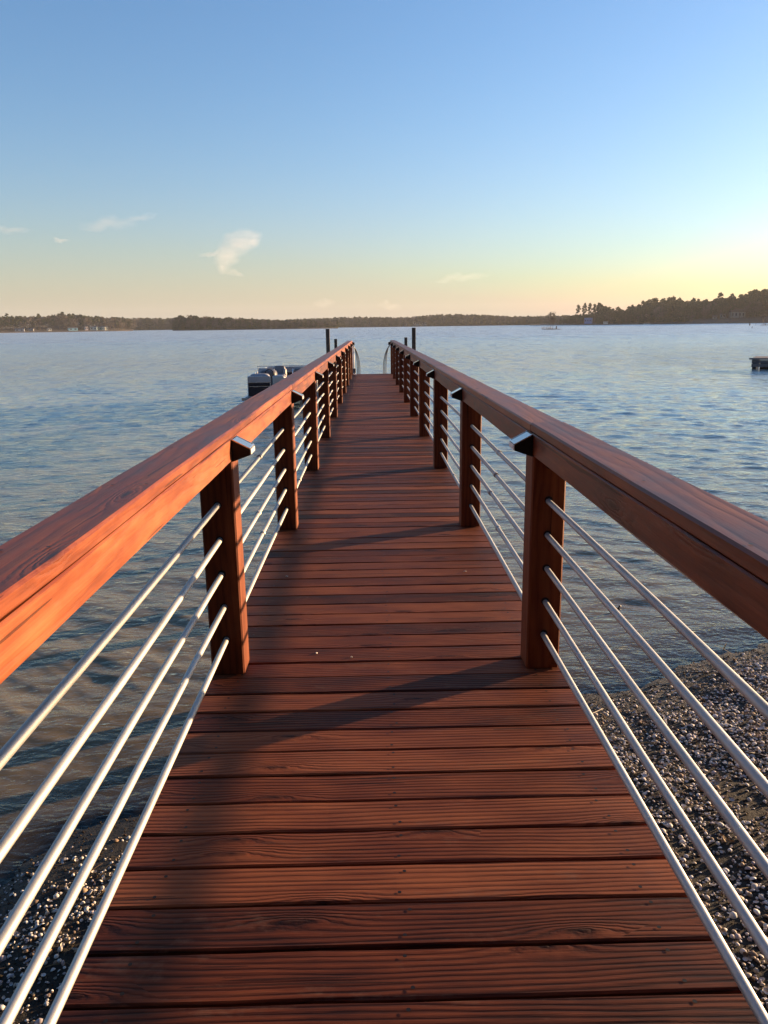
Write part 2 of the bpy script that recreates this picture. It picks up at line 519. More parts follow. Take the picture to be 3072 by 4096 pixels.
# ------------------------------------------------------------------ floating dock and mooring posts past the pier
dkx = 1.62
t_ = thing('floating_dock', 'low grey floating dock past the end of the pier', 'dock', (0, 0, 0))
m = MB()
for i in range(58):
    ya = 28.3 + i * .148
    m.beam((-dkx + .2, ya, -.93), (dkx - .2, ya + .14, -.895), 'x', .004)
m.build('deck', GREY, t_)
m = MB(); m.beam((-dkx + .2, 28.3, -1.15), (-dkx + .24, 36.85, -.94), 'y'); m.beam((dkx - .24, 28.3, -1.15), (dkx - .2, 36.85, -.94), 'y'); m.build('side_beam', GREY, t_)
for (px, py, D, lab) in ((1310, 1315, 28.2, 'tall dark mooring post left of the pier end'), (1341, 1353, 36.5, 'short dark mooring post behind the left railing'),
                         (1623, 1347, 36.5, 'short dark mooring post behind the right railing'), (1655, 1310, 28.2, 'tall dark mooring post right of the pier end')):
    p0 = at(px, D); zt = top_z(px, py, D)
    m = MB(); m.beam((-.068, -.068, -4.5 - 0), (.068, .068, zt), 'z', .006)
    o = m.build('mooring_post', PILE); o.location = (p0.x, p0.y, 0); o.rotation_euler.z = rng.uniform(-.05, .05)
    tag(o, lab, 'post', 'mooring posts of the floating dock')

# ------------------------------------------------------------------ pontoon boat
NAVY = simple('navy_panel', (.008, .011, .022), .3, 0, .2, 2)
SILV = simple('silver_panel', (.42, .42, .44), .35, .3, .12, 2)
VINYL = simple('cream_vinyl', (.42, .39, .35), .5, 0, .1, 4)
VGREY = simple('grey_vinyl', (.26, .26, .28), .5, 0, .15, 4)
VDARK = simple('dark_vinyl', (.10, .10, .11), .5, 0, .15, 4)
boat = thing('pontoon_boat', 'navy and silver pontoon boat moored left of the pier', 'boat', (-3.06, 27.0, WZ), R(1.2))
for x in (-.82, .82):
    m = MB(); m.tube([(x, .55, .18), (x, .75, .12), (x, 1.1, .10), (x, 6.6, .10)], .30, 14); m.build('pontoon', ALU, boat)
m = MB(); m.beam((-1.42, -.06, .34), (1.27, 6.6, .44), 'y', .02); m.build('deck_rim', ALU, boat)
m = MB(); m.beam((-1.29, 0, .442), (1.26, 6.58, .46), 'y', .004); m.build('floor', VGREY, boat)

def fence(x0, x1, y0, y1, name='fence_panel', shiny=False):
    """Panel between two corners with navy foot, trim lines and a silver top band."""
    a, bb = Vector((x0, y0, 0)), Vector((x1, y1, 0)); d = bb - a; L = d.length; d.normalize(); nn = Vector((-d.y, d.x, 0))
    def slab(z0, z1, th, mt, parent, nm):
        m = MB(); m.prism([(-th / 2, z0), (th / 2, z0), (th / 2, z1), (-th / 2, z1)], a, -nn, (0, 0, 1), d, L, 0)
        return m.build(nm, mt, parent)
    p = slab(.47, .94, .030, NAVY, boat, name)
    slab(.942, 1.148, .032, SILV, p, 'upper_band')
    slab(.80, .820, .044, FRAME, p, 'trim_strip'); slab(.935, .955, .044, FRAME, p, 'trim_strip'); slab(.462, .482, .05, FRAME, p, 'trim_strip')
    m = MB(); e = .06
    path = [a + Vector((0, 0, .46)), a + Vector((0, 0, 1.09))] + [a + d * (e * (1 - math.cos(q * math.pi / 8))) + Vector((0, 0, 1.09 + e * math.sin(q * math.pi / 8))) for q in range(1, 5)]
    path += [bb - d * (e * (1 - math.cos(q * math.pi / 8))) + Vector((0, 0, 1.09 + e * math.sin(q * math.pi / 8))) for q in range(4, 0, -1)] + [bb + Vector((0, 0, 1.09)), bb + Vector((0, 0, .46))]
    m.tube(path, .019, 8); m.build('rail_tube', FRAME, p)

fence(-1.20, -.44, .15, .15); fence(-.36, .06, .24, .24, 'gate'); fence(.14, 1.16, .15, .15)
fence(-1.20, -1.20, 6.2, .17); fence(1.16, 1.16, .17, 2.6); fence(1.16, 1.16, 3.4, 6.2); fence(-1.2, 1.16, 6.3, 6.3)
for (x0, x1, y0, y1, z1, mt, nm) in ((-1.17, -.47, .17, .66, 1.23, VGREY, 'bench_seat'), (-.37, .08, .10, .60, 1.17, VINYL, 'bench_seat'), (.46, 1.12, .2, .62, 1.16, VINYL, 'bench_seat'), (.55, 1.12, .7, 2.5, 1.0, VINYL, 'bench_seat'), (-1.16, -.6, .7, 3.0, 1.0, VINYL, 'bench_seat')):
    m = MB(); m.blob(((x0 + x1) / 2, (y0 + y1) / 2, (.56 + z1) / 2), ((x1 - x0) / 2, (y1 - y0) / 2, (z1 - .56) / 2), 20, 10, sq=.35); m.build(nm, mt, boat)
m = MB(); m.blob((-.66, 1.9, .90), (.30, .35, .38), 18, 10, sq=.4)
con = m.build('console', VDARK, boat)
m = MB(); m.prism([(-.24, 0), (.24, 0), (.16, .24), (-.20, .24)], (-.80, 1.66, 1.12), (1, 0, 0), (0, .35, .94), (0, -.1, .03), .12); m.build('windshield', simple('smoked_glass', (.30, .32, .34), .08, 0, .1, 3), con)
m = MB(); m.tube([(-.60 + .15 * math.cos(a * math.pi / 9), 1.5, 1.16 + .15 * math.sin(a * math.pi / 9)) for a in range(19)], .016, 6, caps=False); m.build('steering_wheel', BLACK, con)
for x, mt, nm in ((-.36, VGREY, 0),):
    m = MB(); m.blob((x, 2.75, .98), (.24, .28, .10), 16, 8, sq=.4); ch = m.build('captain_chair', mt, boat)
    m = MB(); m.blob((x, 3.0, 1.10), (.22, .10, .28), 16, 10, sq=.45); m.build('backrest', mt, ch)
    for q in (-1, 1):
        m = MB(); m.blob((x + q * .21, 2.86, 1.04), (.06, .22, .22), 10, 8, sq=.5); m.build('bolster', VINYL, ch)
    m = MB(); m.tube([(x, 2.8, .56), (x, 2.8, .9)], .05, 8); m.build('pedestal', ALU, ch)
m = MB(); m.tube([(-1.22, 3.6, 1.1), (-1.18, 2.9, 1.36), (1.14, 2.9, 1.36), (1.18, 3.6, 1.1)], .016, 6); m.build('canopy_frame', ALU, boat)
m = MB(); m.blob((.22, 5.2, 1.02), (.22, .26, .15), 14, 8, sq=.6); sb = m.build('rear_seat', VDARK, boat)
m = MB(); m.tube([(-.02, 5.0, .7), (-.02, 5.0, 1.14)], .025, 8); m.build('pole', FRAME, sb)

# ------------------------------------------------------------------ neighbour's dock on the right
dk = thing('neighbour_dock', 'weathered grey wooden dock at the right edge, standing low over the water', 'dock', (22.25, 45.9, WZ), R(-30))
m = MB()
for i in range(40):
    m.beam((.0 + i * .15, -.12, .60), (.14 + i * .15, 3.2, .64), 'y', .004)
m.build('deck', GREY, dk)
m = MB(); m.beam((-.12, -.16, .57), (6, -.125, .668), 'x'); m.build('edge_board', GREY, dk)
for z0, z1 in ((.36, .55), (.15, .33)):
    m = MB(); m.beam((.02, -.09, z0), (6, -.05, z1), 'x'); m.build('fascia_board', GREY, dk)
for x in (.16, 2.2, 4.3):
    for yy in (.08, 2.9):
        m = MB(); m.tube([(x, yy, -2.2), (x, yy, .6)], .11, 10); m.build('piling', PILE, dk)
m = MB(); m.beam((.45, .3, -.12), (6, .36, .36), 'x'); m.build('underframe', PILE, dk)
m = MB(); m.tube([(.42, -.045, .14), (.41, -.04, -.08)], .018, 6); m.build('white_pipe', WHITE, dk)

# ------------------------------------------------------------------ shore and lake bed
SH = np.array([(-9, 1.2), (-4.5, 2.55), (-2.8, 3.25), (-2.02, 3.53), (-1.77, 3.72), (-1.44, 3.89), (-.6, 4.45), (.4, 5.0), (1.1, 5.3), (1.52, 5.47), (2.15, 5.78), (2.44, 6.07), (2.87, 6.28), (3.45, 6.40), (4.3, 6.35), (6, 5.6), (9, 4.0), (14, 2.0)], float)


def vnoise(x, y, seed=0):
    """Smooth value noise on arrays."""
    r = np.random.RandomState(seed); T = r.rand(64, 64)
    xi, yi = np.floor(x).astype(int), np.floor(y).astype(int)
    fx, fy = x - xi, y - yi
    fx, fy = fx * fx * (3 - 2 * fx), fy * fy * (3 - 2 * fy)
    g = lambda a, b_: T[a % 64, b_ % 64]
    return (g(xi, yi) * (1 - fx) + g(xi + 1, yi) * fx) * (1 - fy) + (g(xi, yi + 1) * (1 - fx) + g(xi + 1, yi + 1) * fx) * fy


def shore_dist(x, y):
    """Signed distance to the waterline, positive on land."""
    best = np.full(x.shape, 1e9)
    for (a, b_) in zip(SH[:-1], SH[1:]):
        d = b_ - a; L2 = d @ d
        tt = np.clip(((x - a[0]) * d[0] + (y - a[1]) * d[1]) / L2, 0, 1)
        best = np.minimum(best, np.hypot(x - a[0] - tt * d[0], y - a[1] - tt * d[1]))
    yl = np.interp(x, SH[:, 0], SH[:, 1])
    far = (x < -9) | (x > 14)
    s = np.where(y < yl, best, -best)
    return np.where(far, yl - y, s)


def ground_z(x, y):
    s = shore_dist(x, y)
    z = np.where(s > 0, .105 * s + .004 * s * s * (s < 6) + .144 * (s >= 6), np.maximum(.085 * s, -5.0))
    z = np.minimum(z, 1.2)
    bumpy = (vnoise(x * 1.3 + 9, y * 1.3, 1) - .5) * .05 + (vnoise(x * 5, y * 5, 2) - .5) * .018 + (vnoise(x * 19, y * 19, 3) - .5) * .008
    return WZ + z + bumpy * np.clip((s + 2.) / 2., .15, 1)


def grid_mesh(name, X, Y, Z, mats, smooth=True, attrs=None):
    nr, nc = X.shape
    me = bpy.data.meshes.new(name)
    V = np.stack([X, Y, Z], -1).reshape(-1, 3).astype(np.float32)
    i = np.arange(nr * nc).reshape(nr, nc)
    Q = np.stack([i[:-1, :-1], i[:-1, 1:], i[1:, 1:], i[1:, :-1]], -1).reshape(-1, 4)
    me.vertices.add(len(V)); me.vertices.foreach_set('co', V.ravel())
    me.loops.add(Q.size); me.loops.foreach_set('vertex_index', Q.ravel().astype(np.int32))
    me.polygons.add(len(Q)); me.polygons.foreach_set('loop_start', np.arange(0, Q.size, 4, dtype=np.int32))
    me.polygons.foreach_set('loop_total', np.full(len(Q), 4, np.int32))
    me.polygons.foreach_set('use_smooth', np.full(len(Q), smooth))
    for k, a in (attrs or {}).items():
        t_ = me.attributes.new(k, 'FLOAT', 'POINT'); t_.data.foreach_set('value', a.reshape(-1).astype(np.float32))
    me.materials.append(mats); me.update(calc_edges=True); me.validate()
    return me


def soup_mesh(name, V, Fq, mats, fattr=None, cattr=None, smooth=False, midx=None):
    """Faces of one size from arrays; cattr is an RGB per face."""
    k = Fq.shape[1]
    me = bpy.data.meshes.new(name)
    me.vertices.add(len(V)); me.vertices.foreach_set('co', np.asarray(V, np.float32).ravel())
    me.loops.add(Fq.size); me.loops.foreach_set('vertex_index', Fq.ravel().astype(np.int32))
    me.polygons.add(len(Fq)); me.polygons.foreach_set('loop_start', np.arange(0, Fq.size, k, dtype=np.int32))
    me.polygons.foreach_set('loop_total', np.full(len(Fq), k, np.int32))
    me.polygons.foreach_set('use_smooth', np.full(len(Fq), smooth))
    if midx is not None: me.polygons.foreach_set('material_index', midx.astype(np.int32))
    if cattr is not None:
        a = me.attributes.new('col', 'FLOAT_COLOR', 'FACE')
        a.data.foreach_set('color', np.concatenate([cattr, np.ones((len(cattr), 1))], 1).astype(np.float32).ravel())
    if fattr is not None:
        a = me.attributes.new('tint', 'FLOAT', 'FACE'); a.data.foreach_set('value', fattr.astype(np.float32))
    for m in (mats if isinstance(mats, (list, tuple)) else [mats]): me.materials.append(m)
    me.update(calc_edges=True); me.validate()
    return me


def graded(lo, hi, fine_lo, fine_hi, step, grow=1.16):
    xs = list(np.arange(fine_lo, fine_hi + 1e-6, step))
    d = step; x = xs[-1]
    while x < hi: d *= grow; x += d; xs.append(min(x, hi))
    d = step; x = xs[0]; left = []
    while x > lo: d *= grow; x -= d; left.append(max(x, lo))
    return np.array(left[::-1] + xs)


MUD, t, b = mat('wet_shore_mud')
geo = t('ShaderNodeNewGeometry'); pos = geo.outputs['Position']
n1 = t.noise(pos, 2.2, 5, .65); n2 = t.noise(pos, 38., 4, .7); n3 = t.noise(pos, 160., 2, .6)
f = t.math('ADD', t.math('MULTIPLY', n1, .55), t.math('MULTIPLY', n2, .45))
t.put(b, 'Base Color', t.ramp(f, [(.32, (.005, .0035, .0022)), (.5, (.010, .007, .0042)), (.68, (.024, .017, .0095))]))
zz = t.sep(pos)[2]
wet = t.math('SUBTRACT', 1., t.math('MULTIPLY', t.math('SUBTRACT', zz, WZ - .0), 9.), clamp=True)
t.put(b, 'Roughness', t.math('SUBTRACT', .9, t.math('MULTIPLY', wet, .35)))
h = t.math('ADD', t.math('MULTIPLY', n2, 1.), t.math('MULTIPLY', n3, .5))
t.put(b, 'Normal', t.bump(h, 1., .012))
gx = graded(-2300, 2300, -4.2, 5.2, .045); gy = graded(-400, 2300, -.6, 7.2, .045)
GX, GY = np.meshgrid(gx, gy)
ground = link('ground', grid_mesh('ground', GX, GY, ground_z(GX, GY), MUD)); tag(ground, kind='structure')

# shells, pebbles and straw on the beach: nobody could count them
SHM, t, b = mat('clam_shells')
ca = attr(t, 'col'); n = t.noise(t('ShaderNodeNewGeometry').outputs['Position'], 260., 2, .6)
t.put(b, 'Base Color', t.mix(t.math('MULTIPLY', n, .3), ca.outputs['Color'], (.25, .18, .12)))
b.inputs['Roughness'].default_value = .7; b.inputs['Specular IOR Level'].default_value = .2


def scatter(n, boxes, keep, seed):
    r = np.random.RandomState(seed); P = []
    w = np.array([(x1 - x0) * (y1 - y0) for x0, x1, y0, y1 in boxes]); w = w / w.sum()
    for (x0, x1, y0, y1), q in zip(boxes, w):
        m = int(n * q); P.append(np.stack([r.uniform(x0, x1, m), r.uniform(y0, y1, m)], 1))
    P = np.concatenate(P); s = shore_dist(P[:, 0], P[:, 1])
    P = P[r.rand(len(P)) < keep(P[:, 0], P[:, 1], s)]
    return P, r


def instances(base_v, base_f, P, size, r, flat=1., tilt=.5, sink=.2, zscale=None):
    """Merge rotated copies of a small shape into one soup."""
    n = len(P); m = len(base_v)
    a = r.uniform(0, 2 * np.pi, n); ti = r.normal(0, tilt, n); tj = r.normal(0, tilt, n)
    ca_, sa = np.cos(a), np.sin(a)
    Bv = base_v[None] * size[:, None, None]
    if zscale is not None: Bv[:, :, 2] *= zscale[:, None]
    y = Bv[:, :, 1] * np.cos(ti)[:, None] - Bv[:, :, 2] * np.sin(ti)[:, None]
    z = Bv[:, :, 1] * np.sin(ti)[:, None] + Bv[:, :, 2] * np.cos(ti)[:, None]
    x = Bv[:, :, 0] * np.cos(tj)[:, None] + z * np.sin(tj)[:, None]
    z = -Bv[:, :, 0] * np.sin(tj)[:, None] + z * np.cos(tj)[:, None]
    X = x * ca_[:, None] - y * sa[:, None]; Y = x * sa[:, None] + y * ca_[:, None]
    gz = ground_z(P[:, 0], P[:, 1])
    V = np.stack([X + P[:, :1], Y + P[:, 1:2], z + (gz + size * sink)[:, None]], -1).reshape(-1, 3)
    Fq = (base_f[None] + (np.arange(n) * m)[:, None, None]).reshape(-1, base_f.shape[1])
    return V, Fq


def dome(nu=9, nv=4):
    v = []; f = []
    for j in range(nv + 1):
        th = j / nv * math.pi / 2
        for i in range(nu):
            ph = 2 * math.pi * i / nu
            rr = math.cos(th) if j < nv else .02
            v.append((rr * math.cos(ph) * (1. if math.cos(ph) < 0 else .92), rr * math.sin(ph) * .84 , .55 * math.sin(th)))
    for j in range(nv):
        for i in range(nu):
            k = (i + 1) % nu
            f.append((j * nu + i, j * nu + k, (j + 1) * nu + k, (j + 1) * nu + i))
    return np.array(v), np.array(f)


boxes = [(.5, 4.6, .9, 6.4), (-3.2, -.55, .9, 4.1)]
def keep_shell(x, y, s):
    n = vnoise(x * 1.1 + 3, y * 1.1, 21); n2 = vnoise(x * 3.4, y * 3.4, 22)
    d = np.clip((s - .12) / .55, 0, 1) * np.clip(.62 + 1.0 * (n - .3) + .8 * (n2 - .5), .12, 1)
    strip = np.exp(-((s - .06) / .07) ** 2) * .35 * (x < 0)
    return np.where(s > -.12, np.maximum(d, strip), 0)
P, r = scatter(88000, boxes, keep_shell, 31)
bv, bf = dome(7, 3)
size = r.lognormal(math.log(.0078), .42, len(P)).clip(.004, .022)
up = r.rand(len(P)) < .28                                   # some lie open side up
V, Fq = instances(bv, bf, P, size, r, tilt=.38, sink=.22, zscale=np.where(up, -.8, 1.))
V[:, 2] += np.repeat(np.where(up, size * .45, 0), len(bv))
pal = np.array([(.84, .82, .79), (.74, .71, .66), (.52, .45, .36), (.40, .30, .20), (.46, .42, .45), (.24, .17, .12), (.16, .12, .10), (.80, .77, .75)])
ci = r.choice(len(pal), len(P), p=[.24, .18, .14, .09, .12, .08, .05, .10]); colr = pal[ci] * r.uniform(.8, 1.12, (len(P), 1))
me = soup_mesh('shells', V, Fq, SHM, cattr=np.repeat(colr, len(bf), 0), smooth=True)
tag(link('shells', me), 'pale clam shells strewn over the dark shore', 'shells', kind='stuff')

PEB, t, b = mat('dark_pebbles')
t.put(b, 'Base Color', attr(t, 'col').outputs['Color']); b.inputs['Roughness'].default_value = .85; b.inputs['Specular IOR Level'].default_value = .2
P, r = scatter(42000, boxes, lambda x, y, s: np.where(s > -.35, .95, 0), 33)
size = r.lognormal(math.log(.0046), .45, len(P)).clip(.002, .018)
bv2, bf2 = dome(6, 2)
V, Fq = instances(bv2, bf2, P, size, r, tilt=.5, sink=-.05)
colr = np.array([(.030, .020, .012)]) * r.uniform(.4, 2.4, (len(P), 1)) * r.uniform(.85, 1.15, (len(P), 3))
tag(link('pebbles', soup_mesh('pebbles', V, Fq, PEB, cattr=np.repeat(colr, len(bf2), 0))), 'dark pebbles and mud crumbs on the shore', 'pebbles', kind='stuff')

P, r = scatter(5200, boxes, lambda x, y, s: np.where(s > -.02, np.clip(.25 + 1.1 * np.exp(-((s - .55) / .45) ** 2), 0, 1), 0) * (vnoise(x * 2.3, y * 2.3, 41) > .42), 35)
bv3 = np.array([(-1, -.035, 0), (-.3, -.03, .1), (.4, -.03, .08), (1, -.02, 0), (-1, .035, 0), (-.3, .03, .1), (.4, .03, .08), (1, .02, 0)])
bf3 = np.array([(0, 1, 5, 4), (1, 2, 6, 5), (2, 3, 7, 6)])
size = r.lognormal(math.log(.03), .5, len(P)).clip(.01, .12)
V, Fq = instances(bv3, bf3, P, size, r, tilt=.16, sink=.12)
pal = np.array([(.16, .11, .055), (.24, .17, .08), (.07, .045, .025), (.32, .24, .12)])
colr = pal[r.choice(4, len(P), p=[.4, .2, .32, .08])]
tag(link('straw', soup_mesh('straw', V, Fq, PEB, cattr=np.repeat(colr, 3, 0))), 'bits of straw and twig washed up on the shore', 'straw', kind='stuff')

# a few single finds
LEAF = simple('dry_leaf', (.26, .15, .05), .7, 0, .3, 60); TWIG = simple('wet_twig', (.035, .024, .016), .6, 0, .3, 40)
def gz1(x, y): return float(ground_z(np.array([x], float), np.array([y], float))[0])
for (x, y_, lab) in ((1.72, 3.42, 'dry tan leaf curled among the shells, right of the pier'), (1.70, 2.85, 'yellowish dry leaf on the shells at the lower right, near the frame edge'), (1.95, 3.36, 'small dry leaf beside the right railing pipes')):
    m = MB(); K = 7
    n0 = m.add([(.034 * (k / (K - 1) - .5) * 2, w * .016 * math.sin(math.pi * (k + .25) / (K - .5)), .010 * math.cos(k * .9) + .008 * abs(w) + .014) for w in (-1, 0, 1) for k in range(K)])
    for w in range(2):
        for k in range(K - 1): m.face((n0 + w * K + k, n0 + w * K + k + 1, n0 + (w + 1) * K + k + 1, n0 + (w + 1) * K + k), None, 0, .5, True)
    o = m.build('leaf', LEAF); o.location = (x, y_, gz1(x, y_)); o.rotation_euler = (.1, .2, rng.random() * 6); tag(o, lab, 'leaf')
for (x, y_, L, rz, lab) in ((2.30, 4.35, .30, 2.5, 'long dark twig lying on the beach under the right railing'), (1.42, 5.05, .24, .5, 'dark stick by the waterline just right of the nearest right post'), (2.75, 5.70, .32, 2.9, 'dark stick washed up along the water edge at right')):
    m = MB(); m.tube([(-L, 0, .008), (-L * .4, .012, .014), (L * .2, -.006, .010), (L, .02, .006)], .007, 7, taper=.5)
    m.tube([(-L * .1, 0, .012), (L * .2, .05, .02)], .004, 5)
    o = m.build('twig', TWIG); o.location = (x, y_, gz1(x, y_)); o.rotation_euler.z = rz; tag(o, lab, 'twig')
for (x, y_, sz, colx, lab) in ((-1.52, 2.93, .021, (.42, .26, .12), 'large tan clam shell at the lower left beside the railing pipes'), (-1.33, 2.78, .022, (.66, .64, .60), 'large open white clam shell at the lower left, near the deck edge')):
    m = MB(); m.v = [tuple(q * sz) for q in bv]; [m.face(tuple(f_), None, 0, .5, True) for f_ in bf.tolist()]
    o = m.build('clam_shell', simple('shell_tan', colx, .4, 0, .25, 120)); o.location = (x, y_, gz1(x, y_) + .006); o.rotation_euler = (.25, -.2, 1.); tag(o, lab, 'shell')

# ------------------------------------------------------------------ the lake
th = np.radians(np.concatenate([np.arange(-180, -60, 3.), np.arange(-60, -33, .5), np.arange(-33, 33, .14), np.arange(33, 60, .5), np.arange(60, 180.1, 3.)]))
rr = [1.2]
while rr[-1] < 210: rr.append(rr[-1] + max(.018, .0042 * rr[-1]))
while rr[-1] < 2250: rr.append(rr[-1] * 1.09)
rr = np.array(rr); RR, TH = np.meshgrid(rr, th, indexing='ij')
WX, WY = RR * np.sin(TH), RR * np.cos(TH)
step = np.gradient(rr)[:, None] * np.ones_like(WX)
s = shore_dist(WX, WY)
depth = np.maximum(WZ - ground_z(WX, WY), 0)
H = np.zeros_like(WX); wr = np.random.RandomState(5)
wob = [(vnoise(WX / 3. + i, WY / 3., 50 + i) - .5) * 7 for i in range(4)]
for i in range(74):
    lam = .11 * (1.25 / .11) ** (i / 73.) * wr.uniform(.9, 1.1)
    ang = math.radians(wr.normal(-104, 27))                  # the chop runs in from the far left
    kx, ky = math.cos(ang) * 2 * math.pi / lam, math.sin(ang) * 2 * math.pi / lam
    amp = .0025 * lam ** .95 * np.clip((lam / step - 3.) / 3., 0, 1)
    ph = kx * WX + ky * WY + wr.uniform(0, 6.28) + wob[i % 4] * min(1, .35 / lam)
    H += amp * (np.cos(ph) + .30 * np.cos(2 * ph) + .08 * np.cos(3 * ph))
gust = .55 + .9 * vnoise(WX / 9., WY / 14., 71)
calm = np.clip(-s / 2.2, .12, 1)
H *= gust * calm; H *= .8 + .2 * np.clip(WY / 30., 0, 1)
# little swash waves that follow the shore
sw = -s + .35 * (vnoise(WX * .8, WY * .8, 81) - .5)
env = np.clip(sw / .5, 0, 1) * np.clip((5. - sw) / 3.2, 0, 1) * (.4 + vnoise(WX * .55 + 7, WY * .55, 82))
H += .017 * env * (np.maximum(0, np.sin(sw * 2 * np.pi / 1.15)) ** 3 - .2)
H[step > 1.7] = 0
WATER, t, b = mat('lake_water')
t.n.remove(b); out = t.n['Material Output']
geo = t('ShaderNodeNewGeometry'); pos = geo.outputs['Position']
dep = attr(t, 'depth').outputs['Fac']; off = attr(t, 'offshore').outputs['Fac']
mp = t('ShaderNodeMapping', ins={'Vector': pos}); mp.inputs['Rotation'].default_value = (0, 0, R(-14)); mp.inputs['Scale'].default_value = (.55, 1., 1.)
far = t.math('MULTIPLY', off, 1 / 60., clamp=True)
n1 = t.noise(mp.outputs[0], 7.5, 3, .55, .4); n2 = t.noise(mp.outputs[0], 24., 2, .5, .3); n3 = t.noise(mp.outputs[0], 1.5, 3, .6, .5)
n4 = t.noise(mp.outputs[0], .16, 3, .6)
hh = t.math('ADD', t.math('MULTIPLY', n1, .036), t.math('MULTIPLY', n2, .010))
hh = t.math('ADD', hh, t.math('MULTIPLY', t.math('MULTIPLY', n3, far), .26))
hh = t.math('MULTIPLY', hh, t.math('ADD', .55, t.math('MULTIPLY', n4, .9)))
def band(lo, hi, out_lo=1e5, out_hi=2e5):
    up = t.math('DIVIDE', t.math('SUBTRACT', off, lo), hi - lo, clamp=True)
    dn = t.math('DIVIDE', t.math('SUBTRACT', out_hi, off), out_hi - out_lo, clamp=True)
    return t.math('MULTIPLY', up, dn)
sl = None                                           # wave slopes of the chop, coarser groups farther out
for sx, sy, w in ((2.1, 1.0, t.math('MULTIPLY', band(4, 22, 60, 120), .55)), (1.0, .20, t.math('MULTIPLY', band(22, 60, 160, 300), 1.25)), (.42, .045, t.math('MULTIPLY', band(90, 200, 500, 1000), 2.2)), (.16, .010, t.math('MULTIPLY', band(300, 700), 2.4))):
    m_ = t('ShaderNodeMapping', ins={'Vector': pos}); m_.inputs['Scale'].default_value = (sx, sy, 1.); m_.inputs['Rotation'].default_value = (0, 0, R(6))
    c_ = t('ShaderNodeTexNoise', ins={'Vector': m_.outputs[0], 'Scale': 1., 'Detail': 3., 'Roughness': .65}).outputs['Color']
    c_ = t('ShaderNodeVectorMath', operation='SUBTRACT', ins={0: c_, 1: (.5, .5, .5)}).outputs[0]
    c_ = t('ShaderNodeVectorMath', operation='MULTIPLY', ins={0: c_, 1: (.8, 1.2, 0.)}).outputs[0]
    s_ = t('ShaderNodeVectorMath', operation='SCALE', ins={0: c_}); t.put(s_, 'Scale', w)
    sl = s_.outputs[0] if sl is None else t('ShaderNodeVectorMath', operation='ADD', ins={0: sl, 1: s_.outputs[0]}).outputs[0]
nb = t('ShaderNodeVectorMath', operation='ADD', ins={0: geo.outputs['Normal'], 1: sl}).outputs[0]
nb = t('ShaderNodeVectorMath', operation='NORMALIZE', ins={0: nb}).outputs[0]
nor = t.bump(hh, .85, 1., nb)
rough = t.math('ADD', .05, t.math('MULTIPLY', t.math('MULTIPLY', off, 1 / 220., clamp=True), .27))
fr = t('ShaderNodeFresnel', ins={'IOR': t.math('ADD', 1.36, t.math('MULTIPLY', t.math('DIVIDE', t.math('SUBTRACT', off, 3.), 13., clamp=True), .75)), 'Normal': nor})
gl = t('ShaderNodeBsdfGlossy', ins={'Roughness': rough, 'Normal': nor}); gl.inputs['Color'].default_value = (.95, 1., .98, 1)
# turbid body: brown where shallow, grey blue where deep
body = t.ramp(t.math('MULTIPLY', dep, 1 / 3., clamp=True), [(0., (.20, .150, .078)), (.13, (.21, .170, .098)), (.32, (.24, .225, .165)), (.8, (.36, .40, .385))])
df = t('ShaderNodeBsdfDiffuse', ins={'Color': body})
tr = t('ShaderNodeBsdfTransparent'); tr.inputs['Color'].default_value = (.80, .72, .58, 1)
turb = t.math('SUBTRACT', 1., t.math('POWER', 2.718, t.math('MULTIPLY', dep, -17.)), clamp=True)
under = t('ShaderNodeMixShader', ins={0: turb, 1: tr, 2: df})
allw = t('ShaderNodeMixShader', ins={0: fr, 1: under, 2: gl})
t.l.new(allw.outputs[0], out.inputs['Surface'])
water = link('water', grid_mesh('water', WX, WY, WZ + H, WATER, attrs={'depth': depth, 'offshore': np.maximum(-s, 0)})); tag(water, kind='structure')

# ------------------------------------------------------------------ far shores
LAND, t, b = mat('leaf_litter')
pos = t('ShaderNodeNewGeometry').outputs['Position']
n1 = t.noise(pos, .05, 5, .6); n2 = t.noise(pos, .7, 4, .6)
f = t.math('ADD', t.math('MULTIPLY', n1, .6), t.math('MULTIPLY', n2, .4))
t.put(b, 'Base Color', t.ramp(f, [(.3, (.022, .016, .010)), (.5, (.055, .040, .024)), (.72, (.12, .086, .048))])); b.inputs['Roughness'].default_value = .9


class Shore:
    """front: (column, distance); rise: (column, height of the ground behind)."""
    def __init__(s, name, front, rise, depths=(0, 2, 5, 25, 70, 160, 260)):
        s.front, s.rise, s.depths = front, rise, depths
        a, b_ = front[0][0], front[-1][0]; cols = np.linspace(a, b_, max(12, int((b_ - a) / 12)))
        X = np.zeros((len(cols), len(depths) + 1)); Y = X.copy(); Z = X.copy()
        for i, c in enumerate(cols):
            p = at(c, s.D(c) - 3); X[i, 0], Y[i, 0], Z[i, 0] = p.x, p.y, WZ - 4
            for j, d in enumerate(depths):
                p = at(c, s.D(c) + d); X[i, j + 1], Y[i, j + 1], Z[i, j + 1] = p.x, p.y, s.z(c, d) + rng.uniform(-.15, .15) * (j > 1)
        s.o = tag(link(name, grid_mesh(name, X, Y, Z, LAND)), kind='structure')

    def D(s, c): return float(np.interp(c, [q[0] for q in s.front], [q[1] for q in s.front]))
    def top(s, c): return float(np.interp(c, [q[0] for q in s.rise], [q[1] for q in s.rise]))
    def z(s, c, d): return WZ + (-.4 if d <= 0 else .9 if d <= 2 else .9 + (s.top(c) - .9) * min(1, (d - 2) / 110.) ** .8)


